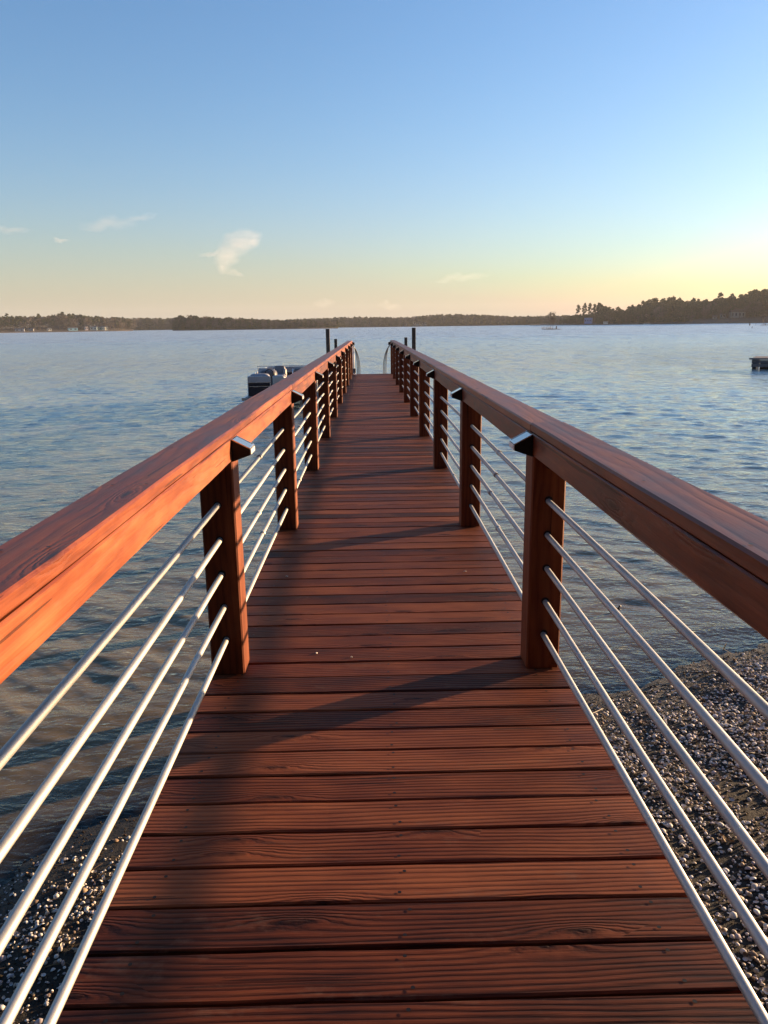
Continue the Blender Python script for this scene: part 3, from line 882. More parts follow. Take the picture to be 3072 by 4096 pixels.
left = Shore('left_shore', [(-700, 1000), (0, 1120), (300, 1160), (470, 1190), (535, 1230)], [(-700, 5), (0, 6), (250, 9), (400, 7), (535, 2)])
mid = Shore('middle_shore', [(690, 975), (740, 960), (1000, 950), (1200, 960), (1352, 985)], [(690, 1.2), (1000, 1.6), (1352, 1.2)], (0, 2, 5, 25, 70, 120))
back = Shore('far_shore', [(440, 1500), (760, 1480), (1100, 1500), (1400, 1430), (1900, 1380), (2330, 1350)], [(440, 7), (760, 6), (1300, 6), (1600, 6), (1900, 7), (2330, 6)])
right = Shore('right_shore', [(2120, 1120), (2230, 1010), (2400, 950), (2600, 930), (2800, 915), (3072, 900), (3700, 820)], [(2120, 1.2), (2300, 2.5), (2450, 3), (2650, 4.5), (2800, 7), (2950, 9), (3100, 10), (3700, 12)])

PINE, t, b = mat('pine_foliage')
cav = t.noise(t('ShaderNodeTexCoord').outputs['Object'], .9, 3, .6); ti = attr(t, 'tint').outputs['Fac']
inf = t('ShaderNodeObjectInfo').outputs['Random']
f = t.math('ADD', t.math('MULTIPLY', cav, .5), t.math('ADD', t.math('MULTIPLY', ti, .35), t.math('MULTIPLY', inf, .25)))
t.put(b, 'Base Color', t.ramp(f, [(.2, (.022, .032, .014)), (.55, (.046, .056, .024)), (.9, (.085, .082, .034))])); b.inputs['Roughness'].default_value = .75; b.inputs['Specular IOR Level'].default_value = .2
BARK = simple('pine_bark', (.10, .070, .050), .9, 0, .35, 2.)
TWB, t, b = mat('bare_twigs')
ti = attr(t, 'tint').outputs['Fac']; inf = t('ShaderNodeObjectInfo').outputs['Random']
t.put(b, 'Base Color', t.ramp(t.math('ADD', t.math('MULTIPLY', ti, .5), t.math('MULTIPLY', inf, .5)), [(.1, (.046, .036, .029)), (.5, (.085, .065, .051)), (.9, (.13, .104, .078))])); b.inputs['Roughness'].default_value = .9


def leaf_cloud(r, centres, radii, per, size, elong=1., flat=.7):
    """Quads spread through several clumps: arrays of vertices and faces."""
    Vs = []
    for c, rad in zip(centres, radii):
        n = per
        d = r.normal(size=(n, 3)); d /= np.linalg.norm(d, axis=1)[:, None]
        p = c + d * (rad * r.uniform(.25, 1., (n, 1)) ** .6) * np.array([1, 1, flat])
        a = r.normal(size=(n, 3)); a /= np.linalg.norm(a, axis=1)[:, None]
        q = np.cross(a, r.normal(size=(n, 3))); q /= np.linalg.norm(q, axis=1)[:, None]
        sz = size * r.uniform(.6, 1.3, (n, 1))
        Vs.append(np.stack([p - a * sz * elong - q * sz * .6, p + a * sz * elong - q * sz * .35, p + a * sz * elong * .9 + q * sz * .5, p - a * sz * elong + q * sz * .6], 1))
    V = np.concatenate(Vs).reshape(-1, 3); Fq = np.arange(len(V)).reshape(-1, 4)
    return V, Fq


def trunk_mb(r, H, r0_, lean=.03, limbs=()):
    m = MB(); lx, ly = r.normal(0, lean, 2)
    pts = [(lx * H * k / 5 + r.normal(0, .006 * H), ly * H * k / 5 + r.normal(0, .006 * H), H * k / 5 - (.5 if k == 0 else 0)) for k in range(6)]
    m.tube(pts, r0_, 6, taper=.25)
    for c, rad, z0 in limbs:
        m.tube([(lx * z0, ly * z0, z0), (c[0] * .55, c[1] * .55, z0 + (c[2] - z0) * .55), tuple(c)], r0_ * .32, 4, taper=.3, caps=False)
    return m


def make_pine(seed, H=20., base=.5, spread=.14, ncl=15, per=26, size=.55):
    r = np.random.RandomState(seed); cs = []; rs = []; lb = []
    for k in range(ncl):
        tt = base + (1 - base) * (k + r.rand()) / ncl
        prof = math.sin(math.pi * min(1, (tt - base) / (1 - base) * .80 + .20)) ** .7
        a = k * 2.4 + r.normal(0, .4); d = spread * H * prof * r.uniform(.45, 1.15)
        c = np.array([math.cos(a) * d, math.sin(a) * d, tt * H]); cs.append(c); rs.append(H * r.uniform(.045, .085)); lb.append((c, 0, tt * H - .05 * H))
    cs.append(np.array([0, 0, H * .97])); rs.append(H * .05)
    V, Fq = leaf_cloud(r, cs, rs, per, size, 1.3, .62)
    return (trunk_mb(r, H * .97, H * .0125, .012, lb[::2]), V, Fq)


def make_bare(seed, H=15., per=16):
    r = np.random.RandomState(seed); cs = []; rs = []; lb = []
    for k in range(13):
        tt = r.uniform(.38, .95); a = r.uniform(0, 6.28); d = H * .26 * math.sin(math.pi * min(1, tt * .85)) * r.uniform(.4, 1.1)
        c = np.array([math.cos(a) * d, math.sin(a) * d, tt * H]); cs.append(c); rs.append(H * r.uniform(.08, .13)); lb.append((c, 0, tt * H * .6))
    V, Fq = leaf_cloud(r, cs, rs, per, .17, 5., .9)
    return (trunk_mb(r, H * .85, H * .016, .03, lb), V, Fq)


def make_cedar(seed, H=9., per=24):
    r = np.random.RandomState(seed); cs = []; rs = []
    for k in range(14):
        tt = (k + .5) / 14; d = H * .17 * (1 - tt) * r.uniform(.3, 1.); a = k * 2.4
        cs.append(np.array([math.cos(a) * d, math.sin(a) * d, H * (.06 + .92 * tt)])); rs.append(H * (.15 * (1 - tt) + .04))
    V, Fq = leaf_cloud(r, cs, rs, per, .42, 1.2, .9)
    return (trunk_mb(r, H * .8, H * .02, .01), V, Fq)


KIND = {'pine': [make_pine(100), make_pine(101, 20, .42, .16, 17), make_pine(102, 20, .60, .13, 12, 26), make_pine(103, 20, .34, .15, 19), make_pine(104, 20, .52, .18, 15)],
        'bare': [make_bare(200), make_bare(201), make_bare(202)], 'cedar': [make_cedar(300), make_cedar(301)]}
HT = {'pine': 20., 'bare': 15., 'cedar': 9.}
CROWN = {k: [(soup_mesh(k + '_crown', V, Fq, TWB if k == 'bare' else PINE, fattr=np.random.RandomState(9).rand(len(Fq))), tm.mesh(k + '_trunk', BARK), V, Fq) for tm, V, Fq in v] for k, v in KIND.items()}
NAME = {'pine': ('pine_tree', 'pine tree'), 'bare': ('bare_tree', 'bare tree'), 'cedar': ('cedar_tree', 'cedar tree')}
STUFF = {'pine': ([], []), 'bare': ([], [])}; BLOCKER = None


def plant(kind, p, H, label, group=None, wide=1., var=None, rz=None):
    cm, tm, _, _ = CROWN[kind][rng.randrange(len(CROWN[kind])) if var is None else var]
    nm, cat = NAME[kind]
    o = bpy.data.objects.new(nm, None); C.objects.link(o); o.location = p
    k = H / HT[kind]; o.scale = (k * wide, k * wide, k); o.rotation_euler.z = rng.random() * 6.28 if rz is None else rz
    tag(o, label, cat, group)
    link('crown', cm, o); link('trunk', tm, o)
    return o


def mass(kind, p, H, wide=1.):
    """One more tree of the far wood that reads as a mass."""
    _, _, V, Fq = CROWN[kind][rng.randrange(len(CROWN[kind]))]
    k = H / HT[kind]; a = rng.random() * 6.28; c_, s_ = math.cos(a), math.sin(a)
    v = V.reshape(-1, 4, 3)
    if BLOCKER is None:
        v = v[nrs.rand(len(Fq)) < .40]; ctr = v.mean(1, keepdims=True); v = ctr + (v - ctr) * 1.55
    v = v * np.array([k * wide, k * wide, k])
    x = v[..., 0] * c_ - v[..., 1] * s_; y_ = v[..., 0] * s_ + v[..., 1] * c_
    (BLOCKER if BLOCKER is not None else STUFF['pine' if kind != 'bare' else 'bare'][0]).append(np.stack([x + p.x, y_ + p.y, v[..., 2] + p.z], -1).reshape(-1, 3))
    # a thin trunk as two crossed slats
    w = .012 * H; z1 = H * .75
    for dx, dy in ((w, 0), (0, w)):
        (BLOCKER if BLOCKER is not None else STUFF['bare'][0]).append(np.array([(p.x - dx, p.y - dy, p.z - .5), (p.x + dx, p.y + dy, p.z - .5), (p.x + dx * .5, p.y + dy * .5, p.z + z1), (p.x - dx * .5, p.y - dy * .5, p.z + z1)]))


def sky_line(shore, prof, c, d):
    """Tallest tree allowed so the tree line keeps the photograph's profile."""
    py = float(np.interp(c, [q[0] for q in prof], [q[1] for q in prof]))
    return top_z(c, py, shore.D(c) + d) - shore.z(c, d)


PR = [(2120, 1290), (2230, 1270), (2300, 1228), (2400, 1221), (2440, 1232), (2480, 1238), (2560, 1222), (2580, 1214), (2660, 1206), (2720, 1207), (2800, 1212), (2880, 1200), (2960, 1192), (3000, 1180), (3040, 1168), (3072, 1168), (3200, 1160), (3700, 1130)]
PL = [(-700, 1275), (0, 1272), (100, 1270), (200, 1266), (256, 1259), (330, 1263), (420, 1270), (500, 1272), (535, 1280)]
PMID = [(690, 1278), (720, 1266), (760, 1263), (800, 1266), (850, 1270), (950, 1272), (1050, 1277), (1150, 1281), (1250, 1281), (1352, 1284)]
PB = [(440, 1276), (600, 1274), (750, 1276), (1100, 1281), (1400, 1268), (1560, 1269), (1640, 1268), (1760, 1258), (1800, 1257), (1900, 1259), (2050, 1266), (2200, 1263), (2330, 1262)]

# right shore: the tall pines one can tell apart at its tip, then the wood behind
for i, (c, d, ytop, v, lab) in enumerate(((2311, 22, 1227, 2, 'leftmost tall pine of the row, standing apart left of the blue house'),
        (2337, 26, 1222, 4, 'second tall pine from the left in the row above the blue house'),
        (2357, 30, 1221, 0, 'slim tall pine right above the blue house'), (2376, 24, 1224, 2, 'tall pine just right of the blue house'),
        (2393, 28, 1219, 1, 'tallest pine of the row, well right of the blue house'), (2568, 20, 1214, 4, 'flat topped pine rising over the wood right of the white shed'),
        (2668, 26, 1204, 4, 'broad flat topped pine highest in the middle of the right shore'), (2712, 30, 1205, 2, 'round topped pine poking up beside the broad flat topped one'),
        (2873, 40, 1187, 1, 'spiky pine standing above the right shore wood, left of the grey house'))):
    p = at(c, right.D(c) + d, right.z(c, d)); plant('pine', p, top_z(c, ytop, right.D(c) + d) - p.z, lab, 'tall single pines on the right shore', .8, v)
n = 0
for c0 in range(2290, 3130, 12):
    for row in range(2):
        c = c0 + rng.uniform(-7, 7) + row * 5; d = (8 + 24 * rng.random()) if row == 0 else rng.uniform(35, 85)
        if 2655 < c < 2700 and d < 40: continue
        if 2770 < c < 3072 and d < 55: d += 45
        if 2320 < c < 2400 and d < 45: d += 30
        mx = sky_line(right, PR, c, d)
        kind = 'pine' if rng.random() < .84 else 'bare'
        if c < 2395: mx *= .55
        h = mx * (rng.uniform(.62, .95) if row == 0 else rng.uniform(.82, 1.09)) * (.8 if kind == 'bare' else 1)
        if h < 4: continue
        p = at(c, right.D(c) + d, right.z(c, d))
        plant(kind, p, min(h, 28), 'dark pine in the wood along the right shore' if kind == 'pine' else 'bare grey tree among the pines of the right shore', 'pines of the right shore wood' if kind == 'pine' else 'bare trees of the right shore', 1.05); n += 1
for c, d, h in ((2302, 10, 5), (2316, 9, 6), (2395, 9, 8.5), (2408, 8, 9), (2416, 11, 7), (2310, 16, 5.5)):
    p = at(c, right.D(c) + d, right.z(c, d)); plant('cedar', p, h, 'dark green cedar at the water edge beside the blue house', 'cedars round the blue house', 1.2)
for c0 in range(2200, 3700, 5):
    for row in range(3):
        c = c0 + rng.uniform(-4, 4); d = (70 + row * 55) + rng.uniform(-15, 15)
        if row == 0 and c < 3100: d += 25
        mx = sky_line(right, PR, c, d) * (.55 if c < 2395 else 1)
        h = mx * rng.uniform(.55, .90)
        if h > 4: mass('pine' if rng.random() < .92 else 'bare', at(c, right.D(c) + d, right.z(c, d)), min(h, 30), 1.1)
        d2 = d + rng.uniform(8, 40) if row else (rng.uniform(14, 60) if c < 2770 else rng.uniform(66, 110))   # undergrowth
        if not (2325 < c < 2400 and d2 < 40) and not (2410 < c < 2440 and d2 < 30): mass('cedar' if rng.random() < .85 else 'bare', at(c, right.D(c) + d2, right.z(c, d2)), min(h * .62, rng.uniform(6, 13)), 1.7)

# left shore
for c0 in range(-30, 530, 11):
    for row in range(2):
        c = c0 + rng.uniform(-6, 6); d = rng.uniform(6, 30) if row == 0 else rng.uniform(40, 90)
        if row == 0 and c > 60 and c < 440 and d < 20: d += 14
        mx = sky_line(left, PL, c, d); kind = 'bare' if rng.random() < (.62 if 110 < c < 520 else .25) else 'pine'
        h = mx * (rng.uniform(.55, .8) if row == 0 else rng.uniform(.7, .95))
        if h < 4: continue
        plant(kind, at(c, left.D(c) + d, left.z(c, d)), min(h, 20), 'brown bare tree behind the houses of the left shore' if kind == 'bare' else 'dark pine on the low left shore', 'bare trees of the left shore' if kind == 'bare' else 'pines of the left shore', 1.25)
for c, ytop, lab in ((34, 1264, 'flat topped pine standing above the left shore wood near the frame edge'), (256, 1257, 'pine crowning the top of the left shore hill'), (252, 1278, 'dark round pine standing alone among brown trees in the middle of the left shore'), (160, 1264, 'pine poking out of the left shore tree line, left of the hilltop')):
    d = 95 if ytop < 1270 else 34
    p = at(c, left.D(c) + d, left.z(c, d)); plant('pine', p, top_z(c, ytop, left.D(c) + d) - p.z, lab, 'single pines of the left shore', 1., 1)
for c0 in range(-680, 540, 5):
    for row in range(3):
        c = c0 + rng.uniform(-4, 4); d = 75 + row * 50 + rng.uniform(-15, 15)
        h = sky_line(left, PL, c, d) * rng.uniform(.6, .95)
        if h > 3: mass('pine' if rng.random() < .72 else 'bare', at(c, left.D(c) + d, left.z(c, d)), min(h, 20), 1.2)
        d2 = rng.uniform(24, 60)
        if row: mass('bare', at(c, left.D(c) + d2, left.z(c, d2)), rng.uniform(5, 10), 1.8)
# middle shore
for c0 in range(696, 1350, 12):
    for row in range(2):
        c = c0 + rng.uniform(-6, 6); d = rng.uniform(5, 25) if row == 0 else rng.uniform(30, 60)
        mx = sky_line(mid, PMID, c, d); kind = 'bare' if rng.random() < .4 else 'pine'
        h = mx * (rng.uniform(.6, .95) if row == 0 else rng.uniform(.8, 1.0))
        plant(kind, at(c, mid.D(c) + d, mid.z(c, d)), min(h, 19), 'tall pine on the wooded point left of the pier' if kind == 'pine' else 'bare tree on the wooded point left of the pier', 'pines of the middle point' if kind == 'pine' else 'bare trees of the middle point', 1.1)
for c0 in range(692, 1352, 5):
    for row in range(2):
        c = c0 + rng.uniform(-4, 4); d = 40 + row * 40 + rng.uniform(-12, 12)
        h = sky_line(mid, PMID, c, d) * rng.uniform(.7, .98)
        if h > 3: mass('pine' if rng.random() < .6 else 'bare', at(c, mid.D(c) + d, mid.z(c, d)), min(h, 19), 1.2)
        d2 = rng.uniform(4, 60); mass('bare' if rng.random() < .6 else 'cedar', at(c, mid.D(c) + d2, mid.z(c, d2)), rng.uniform(4, 9), 1.7)
# far shore: only a mass
for c0 in range(442, 2330, 4):
    for row in range(4):
        c = c0 + rng.uniform(-4, 4); d = 8 + row * 40 + rng.uniform(-12, 12)
        h = sky_line(back, PB, c, d) * rng.uniform(.62, .98)
        if h > 3: mass('pine' if rng.random() < .6 else 'bare', at(c, back.D(c) + d, back.z(c, d)), min(h, 26), 1.3)
        if row < 2 and not 1650 < c < 1712: mass('bare' if rng.random() < .6 else 'cedar', at(c, back.D(c) + 4 + row * 20, back.z(c, 4 + row * 20)), rng.uniform(6, 12), 1.9)
for k, m_ in (('pine', PINE), ('bare', TWB)):
    V = np.concatenate(STUFF[k][0]); Fq = np.arange(len(V)).reshape(-1, 4)
    o = link('pine_wood' if k == 'pine' else 'bare_wood', soup_mesh('wood', V, Fq, m_, fattr=np.random.RandomState(3).rand(len(Fq))))
    tag(o, 'dark far pine woods closing the lake all along the horizon' if k == 'pine' else 'brown leafless far woods along the horizon', 'woods', kind='stuff')

# unseen wood added behind the camera to keep sky light off the posts
BLOCKER = []; DKP = simple('darkened_evergreen', (.020, .028, .014), .8, 0, .4, .8, spec=.2)  # foliage colour darkened so the added wood bounces less sunlight
for i in range(330):
    q = Vector((rng.uniform(-85, 85), -7 - 40 * rng.random() ** 1.3, 0)); q.y -= abs(q.x) * .12; q.z = gz1(q.x, q.y)
    mass('pine' if rng.random() < .8 else 'cedar', q, rng.uniform(11, 19), 1.5)
V = np.concatenate(BLOCKER); tag(link('sky_blocking_wood', soup_mesh('wood', V, np.arange(len(V)).reshape(-1, 4), DKP, fattr=np.random.RandomState(3).rand(len(V) // 4))), 'unseen pine wood added behind the camera to block sky light', 'woods', kind='stuff')
BLOCKER = None
# houses
ROOF = simple('dark_roof', (.07, .065, .065), .8, 0, .2, 1.); GLASS = simple('dark_window', (.03, .035, .045), .1, 0, .1, 1.)
def house(px, D_, z, w, h, dp, colr, roofh, label, nm='house', cat='house', nwin=3, roofc=None):
    p = at(px, D_); d, _ = bearing(px)
    o = thing(nm, label, cat, (p.x, p.y, z), math.atan2(-d.x, d.y) + rng.uniform(-.3, .3))
    colr = tuple(.75 * q for q in colr); wm = simple('siding', colr, .7, 0, .1, 1.)
    m = MB(); m.beam((-w / 2, 0, -1.), (w / 2, dp, h), 'x', .02); wl = m.build('wall', wm, o)
    m = MB(); m.prism([(-.4, 0), (dp + .4, 0), (dp / 2, roofh)], (-w / 2 - .4, 0, h + .01), (0, 1, 0), (0, 0, 1), (1, 0, 0), w + .8); m.build('roof', roofc or ROOF, o)
    for i in range(nwin):
        x = -w / 2 + w * (i + .5) / nwin
        m = MB(); m.beam((x - w / nwin * .22, -.06, h * .35), (x + w / nwin * .22, -.003, h * .82), 'x', .02); m.build('window', GLASS, wl)
    return o
def hz_(sh, px, d): return sh.z(px, d)
house(2352, right.D(2352) + 20, right.z(2352, 20) + 1.2, 8.5, 4.6, 7, (.22, .30, .55), 1.2, 'pale blue house with tall windows among pines at the tip of the right shore', nwin=4, roofc=simple('blue_roof', (.16, .2, .3), .7))
house(2424, right.D(2424) + 5, WZ + 1.0, 4.6, 2.6, 3, (.50, .56, .50), .5, 'small pale shed on the water edge right of the blue house', 'shed', 'shed', 2)
house(2950, right.D(2950) + 62, right.z(2950, 62), 15, 6, 10, (.20, .21, .21), 3.4, 'large grey house on the slope of the right shore', nwin=4)
house(2890, right.D(2890) + 66, right.z(2890, 66), 6, 4, 6, (.20, .23, .26), 1.8, 'small grey house half hidden in the pines, left of the large grey house', nwin=2)
house(2858, right.D(2858) + 58, right.z(2858, 58), 4.5, 2, 5, (.26, .27, .26), 2.2, 'steep roofed grey cabin in the wood of the right shore', 'cabin', 'cabin', 1)
for px, d, w, h, colr, lab in ((78, 8, 11, 3.0, (.34, .36, .40), 'long grey house on the left shore, leftmost of the row'), (122, 10, 7, 2.6, (.25, .24, .24), 'low brown grey house on the left shore beside the long grey one'),
        (199, 5, 5, 3.2, (.60, .55, .42), 'small cream boathouse at the water edge of the left shore'), (293, 6, 12, 3.4, (.25, .48, .55), 'teal house on the left shore, right of the lone dark pine'),
        (347, 9, 4, 4.6, (.66, .55, .50), 'narrow white house on the left shore between the teal and the green ones'), (374, 9, 9, 4.2, (.32, .42, .42), 'pale green grey house on the left shore'),
        (396, 12, 8, 3.8, (.13, .24, .22), 'dark green house on the left shore between two pale ones'), (413, 8, 5, 4.4, (.62, .60, .48), 'cream house on the left shore beside the dark green one'), (425, 10, 5, 4.6, (.70, .68, .55), 'white gabled house at the right end of the left shore row')):
    house(px, left.D(px) + d, left.z(px, d), w, h, 6, colr, 1.3, lab, nwin=2)
for px, d, w, h, colr, lab in ((1665, 12, 10, 7, (.55, .53, .50), 'white gabled house on the far shore behind the right mooring post'), (1684, 18, 12, 8, (.50, .48, .46), 'white house with a porch on the far shore, right of the gabled one'), (1700, 14, 8, 6, (.40, .39, .38), 'smaller pale house at the right end of the far shore group'), (1524, 10, 10, 4, (.26, .27, .28), 'low grey house on the far shore between the pier railings')):
    house(px, back.D(px) + d, back.z(px, d), w, h, 7, colr, 3., lab, nwin=3)

# little boats far out
def small_boat(px, D_, L, label, colr, rz=0):
    p = at(px, D_); d, _ = bearing(px)
    o = thing('small_boat', label, 'boat', (p.x, p.y, WZ), math.atan2(-d.x, d.y) + rz)
    wm = simple('boat_side', colr, .45)
    m = MB(); m.prism([(-L / 2, 0), (L / 2, 0), (L / 2 + .4, .75), (-L / 2 - .2, .75)], (0, 0, 0), (1, 0, 0), (0, 0, 1), (0, 1, 0), 2.3); m.build('hull', wm, o)
    m = MB(); m.beam((-L * .35, .1, 1.7), (L * .25, 2.2, 1.8), 'x', .03); cp = m.build('canopy', simple('canopy_cloth', (.3, .3, .3), .7), o)
    m = MB()
    for x in (-L * .33, L * .23): m.tube([(x, .2, .7), (x, .2, 1.7)], .04, 5)
    m.build('canopy_post', ALU, o)
    return o
small_boat(2588, 900, 7.0, 'small pontoon boat moored off the right shore, right of the white shed', (.42, .42, .40))
small_boat(541, 1150, 6.0, 'small white motor boat off the end of the left shore', (.72, .70, .62))

# two islets and the stumps
def islet(px, D_, w, label_name):
    p = at(px, D_); m = MB(); m.blob((0, 0, 0), (w / 2, w * .22, .30), 22, 8, zmin=-1)
    m.v = [(x + .2 * rng.uniform(-1, 1), y_, z * (1 + .3 * rng.uniform(-1, 1))) for x, y_, z in m.v]
    o = m.build(label_name, LAND); o.location = (p.x, p.y, WZ - .02); tag(o, kind='structure'); return p
pi_ = islet(2208, 372, 9.5, 'islet')
for px, D_, h, v, lab in ((2204, 372, 7.6, 0, 'thin bare tree on the islet, left of the other two'), (2212, 373, 8.2, 1, 'bare tree in the middle of the islet, forked and tallest')):
    plant('bare', at(px, D_, WZ + .2), h, lab, None, .75, v)
m = MB(); m.tube([(0, 0, -.3), (.02, 0, .6), (.06, 0, 1.5)], .32, 9, taper=.7); o = m.build('tree_stump', BARK); q = at(2226, 371); o.location = (q.x, q.y, WZ); tag(o, 'thick dark stump at the right end of the islet', 'stump')
m = MB()
for i in range(46):
    a = Vector((rng.uniform(-2.2, 1.8), rng.uniform(-.6, .6), rng.uniform(.1, .9))); dd = Vector((rng.uniform(-1.2, 1.2), rng.uniform(-.4, .4), rng.uniform(-.3, .9)))
    m.tube([a, a + dd], .05, 4, taper=.5)
o = m.build('driftwood_pile', simple('bleached_wood', (.34, .31, .28), .8)); q = at(2188, 371); o.location = (q.x, q.y, WZ); tag(o, 'pale heap of bleached driftwood at the left end of the islet', 'driftwood')
islet(3064, 505, 7.0, 'islet')
plant('bare', at(3054, 505, WZ + .1), 7.0, 'small spreading tree on the islet at the right edge', None, .9, 2)
for px, D_, h, rad, lab in ((3000.6, 496, 1.6, .33, 'thick dark stump standing in the water left of the right edge islet'), (3010.6, 322, .75, .10, 'short thin post in the water, nearest of the stumps at right'), (3024.7, 496, 1.3, .07, 'thin pole in the water between the thick stump and the right edge islet'), (3062, 502, 1.0, .22, 'small stump on the islet at the right edge')):
    m = MB(); m.tube([(0, 0, -1.), (.02, 0, h * .5), (.03, .0, h)], rad, 8, taper=.8); o = m.build('tree_stump' if rad > .2 else 'marker_post', BARK); q = at(px, D_); o.location = (q.x, q.y, WZ); tag(o, lab, 'stump' if rad > .2 else 'post')
# a dark duck-sized float drifting near the right rail
m = MB(); m.tube([(-.03, 0, -.02), (0, 0, .02), (.02, .01, .05), (.035, .0, .06)], .012, 6); m.tube([(0, 0, .01), (.04, 0, -.01)], .009, 5)
o = m.build('floating_stick', TWIG); o.location = (2.38, 7.25, WZ + .02); o.scale = (.65,) * 3; tag(o, 'short dark stick poking out of the water right of the nearest right post', 'stick')

# ------------------------------------------------------------------ sun, sky, air
SUN_EL, SUN_AZ = R(6.4), math.atan2(.894, .449)               # azimuth from +y towards +x
sd = Vector((math.sin(SUN_AZ) * math.cos(SUN_EL), math.cos(SUN_AZ) * math.cos(SUN_EL), math.sin(SUN_EL)))
ld = bpy.data.lights.new('sun', 'SUN'); ld.energy = 5.0; ld.angle = R(.8); ld.color = (1., .66, .36)
lo = bpy.data.objects.new('sun', ld); C.objects.link(lo); lo.rotation_euler = (-sd).to_track_quat('-Z', 'Y').to_euler(); lo.location = (40, 20, 30)
world = bpy.data.worlds.new('World'); scene.world = world; world.use_nodes = True
wt = NT(world.node_tree); bg = wt.n['Background']
sky = wt('ShaderNodeTexSky'); sky.sky_type = 'NISHITA'; sky.sun_disc = False
sky.sun_elevation = SUN_EL; sky.sun_rotation = SUN_AZ
sky.altitude = 100; sky.air_density = 1.2; sky.dust_density = .8; sky.ozone_density = 3.6
el_ = wt.sep(wt('ShaderNodeTexCoord').outputs['Generated'])[2]
pale = wt.math('POWER', 2.718, wt.math('MULTIPLY', wt.math('ABSOLUTE', el_), -13.))   # dusty pale air low over the lake
skc = wt.mix(wt.math('MULTIPLY', pale, .8), wt.mix(1., sky.outputs[0], (1.0, .955, 1.05), 'MULTIPLY'), (2.25, 2.0, 1.72), 'LIGHTEN')
wt.l.new(skc, bg.inputs[0]); bg.inputs[1].default_value = .108

HAZE = bpy.data.materials.new('lake_haze'); HAZE.use_nodes = True
ht = NT(HAZE.node_tree); ht.n.remove(ht.n['Principled BSDF'])
pv = ht('ShaderNodeVolumePrincipled'); pv.inputs['Color'].default_value = (.85, .86, .86, 1); pv.inputs['Density'].default_value = 0.7e-4; pv.inputs['Anisotropy'].default_value = .2
ht.l.new(pv.outputs[0], ht.n['Material Output'].inputs['Volume'])
m = MB(); m.beam((-2400, -420, -9), (2400, 2400, 58), 'y', 0)
if HAZE_ON:
    tag(m.build('haze', HAZE), 'thin pale air over the lake', 'haze', kind='stuff')

CLD = bpy.data.materials.new('cloud_vapour'); CLD.use_nodes = True
def cloud_material(name, parts, dens, nscale):
    """Soft ellipsoids (centre, radii, weight, turn) torn by noise, in the cloud's own space."""
    M_ = bpy.data.materials.new(name); M_.use_nodes = True; t = NT(M_.node_tree); t.n.remove(t.n['Principled BSDF'])
    oc = t('ShaderNodeTexCoord').outputs['Object']
    warp = t('ShaderNodeTexNoise', ins={'Vector': oc, 'Scale': nscale, 'Detail': 4.}).outputs['Color']
    wv = t('ShaderNodeVectorMath', operation='MULTIPLY_ADD', ins={0: warp, 1: (70, 70, 70), 2: oc})
    wv = t('ShaderNodeVectorMath', operation='SUBTRACT', ins={0: wv.outputs[0], 1: (35, 35, 35)}).outputs[0]
    acc = None
    for c, rad, w, turn in parts:
        mp = t('ShaderNodeMapping', ins={'Vector': wv}); mp.vector_type = 'TEXTURE'
        mp.inputs['Location'].default_value = c; mp.inputs['Scale'].default_value = rad; mp.inputs['Rotation'].default_value = (0, turn, 0)
        g = t('ShaderNodeTexGradient', gradient_type='SPHERICAL', ins={'Vector': mp.outputs[0]}).outputs[1]
        g = t.math('MULTIPLY', g, w)
        acc = g if acc is None else t.math('MAXIMUM', acc, g)
    st = t('ShaderNodeMapping', ins={'Vector': oc}); st.inputs['Rotation'].default_value = (0, -.5, 0); st.inputs['Scale'].default_value = (.4, 1, 1.6)
    n = t.noise(st.outputs[0], nscale * 2.2, 4, .6)
    dn = t.math('MULTIPLY', acc, t.math('MULTIPLY', t.math('SUBTRACT', n, .22, clamp=True), dens))
    v = t('ShaderNodeVolumePrincipled'); v.inputs['Color'].default_value = (1, 1, 1, 1); v.inputs['Anisotropy'].default_value = .3
    t.put(v, 'Density', dn)
    t.l.new(v.outputs[0], t.n['Material Output'].inputs['Volume'])
    return M_


def cloud(px, py, D_, parts, dens, label, nscale=.012):
    p = at(px, D_, top_z(px, py, D_)); d, _ = bearing(px)
    m = MB(); m.blob((0, 0, 0), (1, 1, 1), 16, 10)
    lo_ = np.min([np.array(c) - np.max(r_) for c, r_, w, a in parts], 0); hi_ = np.max([np.array(c) + np.max(r_) for c, r_, w, a in parts], 0)
    lo_[1], hi_[1] = -70, 70
    zlo = min(c[2] - math.hypot(r_[2], r_[0] * abs(math.sin(a))) for c, r_, w, a in parts); zhi = max(c[2] + math.hypot(r_[2], r_[0] * abs(math.sin(a))) for c, r_, w, a in parts)
    ce = (lo_ + hi_) / 2; ha = (hi_ - lo_) / 2 * 1.1
    m.v = [(ce[0] + x * ha[0] * 1.1, ce[1] + y_ * ha[1], (zlo + zhi) / 2 + z * (zhi - zlo) / 2 * 1.25) for x, y_, z in m.v]
    o = m.build('cloud', cloud_material('cloud_vapour', parts, dens, nscale)); o.location = p; o.rotation_euler.z = math.atan2(-d.x, d.y)
    tag(o, label, 'cloud')


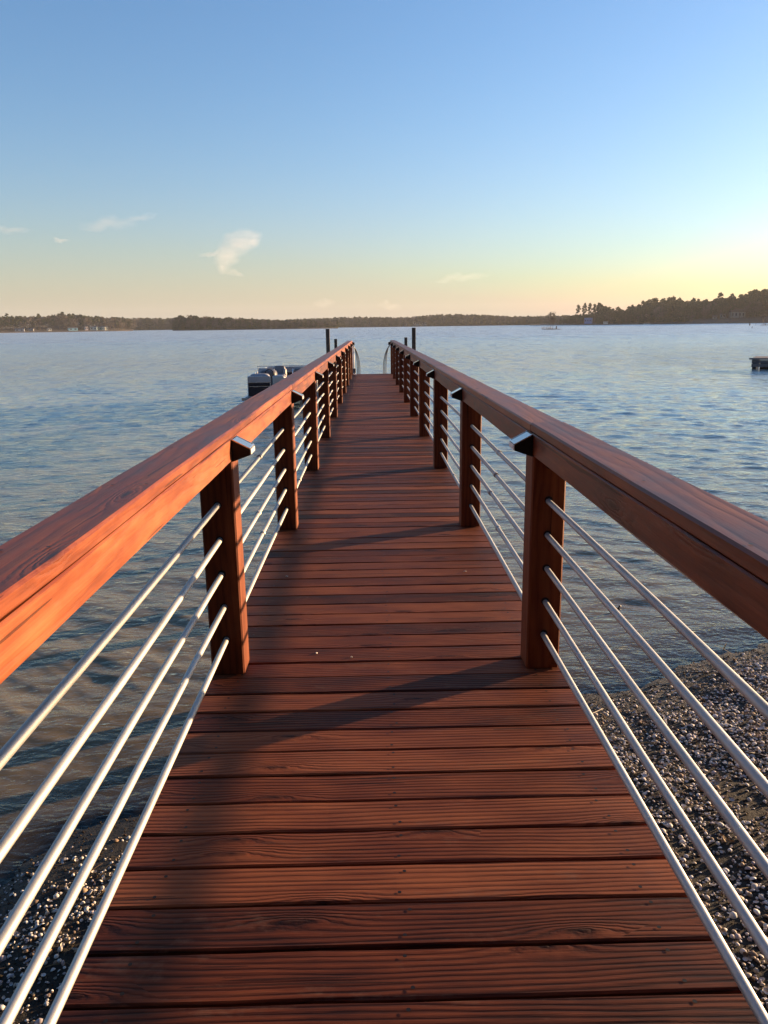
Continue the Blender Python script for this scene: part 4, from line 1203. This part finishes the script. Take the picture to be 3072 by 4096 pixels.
if CLOUDS_ON:
    q = 3000 / F                                                # metres per photo pixel at that distance
    cloud(945, 1015, 3000, [((35 * q, 0, 18 * q), (95 * q, 55, 50 * q), .9, -.30), ((80 * q, 0, 22 * q), (50 * q, 50, 34 * q), 1., -.75), ((-12 * q, 0, -28 * q), (62 * q, 45, 42 * q), .95, -.5), ((-65 * q, 0, -22 * q), (66 * q, 40, 11 * q), .75, 0.), ((-27 * q, 0, -70 * q), (26 * q, 40, 36 * q), .8, .15), ((0 * q, 0, -95 * q), (46 * q, 40, 12 * q), .4, .35)], .034, 'bright wedge shaped cloud over the lake left of the pier')
    cloud(515, 945, 3000, [((70 * q, 0, 18 * q), (90 * q, 50, 14 * q), .7, -.22), ((-40 * q, 0, -5 * q), (120 * q, 50, 24 * q), .6, -.05)], .018, 'faint feathery cloud high at left')
    cloud(80, 988, 3000, [((0, 0, 0), (85 * q, 50, 13 * q), .7, -.04)], .02, 'small thin cloud streak at the left edge')
    cloud(275, 1013, 3000, [((0, 0, 0), (32 * q, 40, 7 * q), .9, .12)], .04, 'tiny bright cloud streak between the two faint clouds at left')
    cloud(1300, 1222, 3600, [((0, 0, 0), (62 * q, 40, 20 * q), .8, -.1), ((10 * q, 0, 12 * q), (26 * q, 40, 20 * q), .9, 0.)], .012, 'faint peach heap cloud low over the far shore, left of the pier end')
    cloud(1560, 1232, 3600, [((0, 0, 0), (70 * q, 40, 18 * q), .8, .1), ((-18 * q, 0, 10 * q), (24 * q, 40, 18 * q), .9, 0.)], .011, 'faint peach heap cloud low over the far shore, straight above the pier end')
    cloud(1850, 1125, 3000, [((0, 0, 0), (125 * q, 50, 16 * q), .6, -.06)], .014, 'low pale cloud streak right of the pier')

# ------------------------------------------------------------------ output
vs = scene.view_settings; scene.display_settings.display_device = 'sRGB'
vs.view_transform = 'Standard'; vs.look = 'None'; vs.exposure = EXPO; vs.gamma = 1
cy = scene.cycles
cy.use_denoising = True; cy.max_bounces = 7; cy.diffuse_bounces = 3; cy.glossy_bounces = 3; cy.transparent_max_bounces = 10; cy.volume_bounces = 1
cy.volume_step_rate = 1.0; cy.volume_max_steps = 64; cy.sample_clamp_indirect = 6
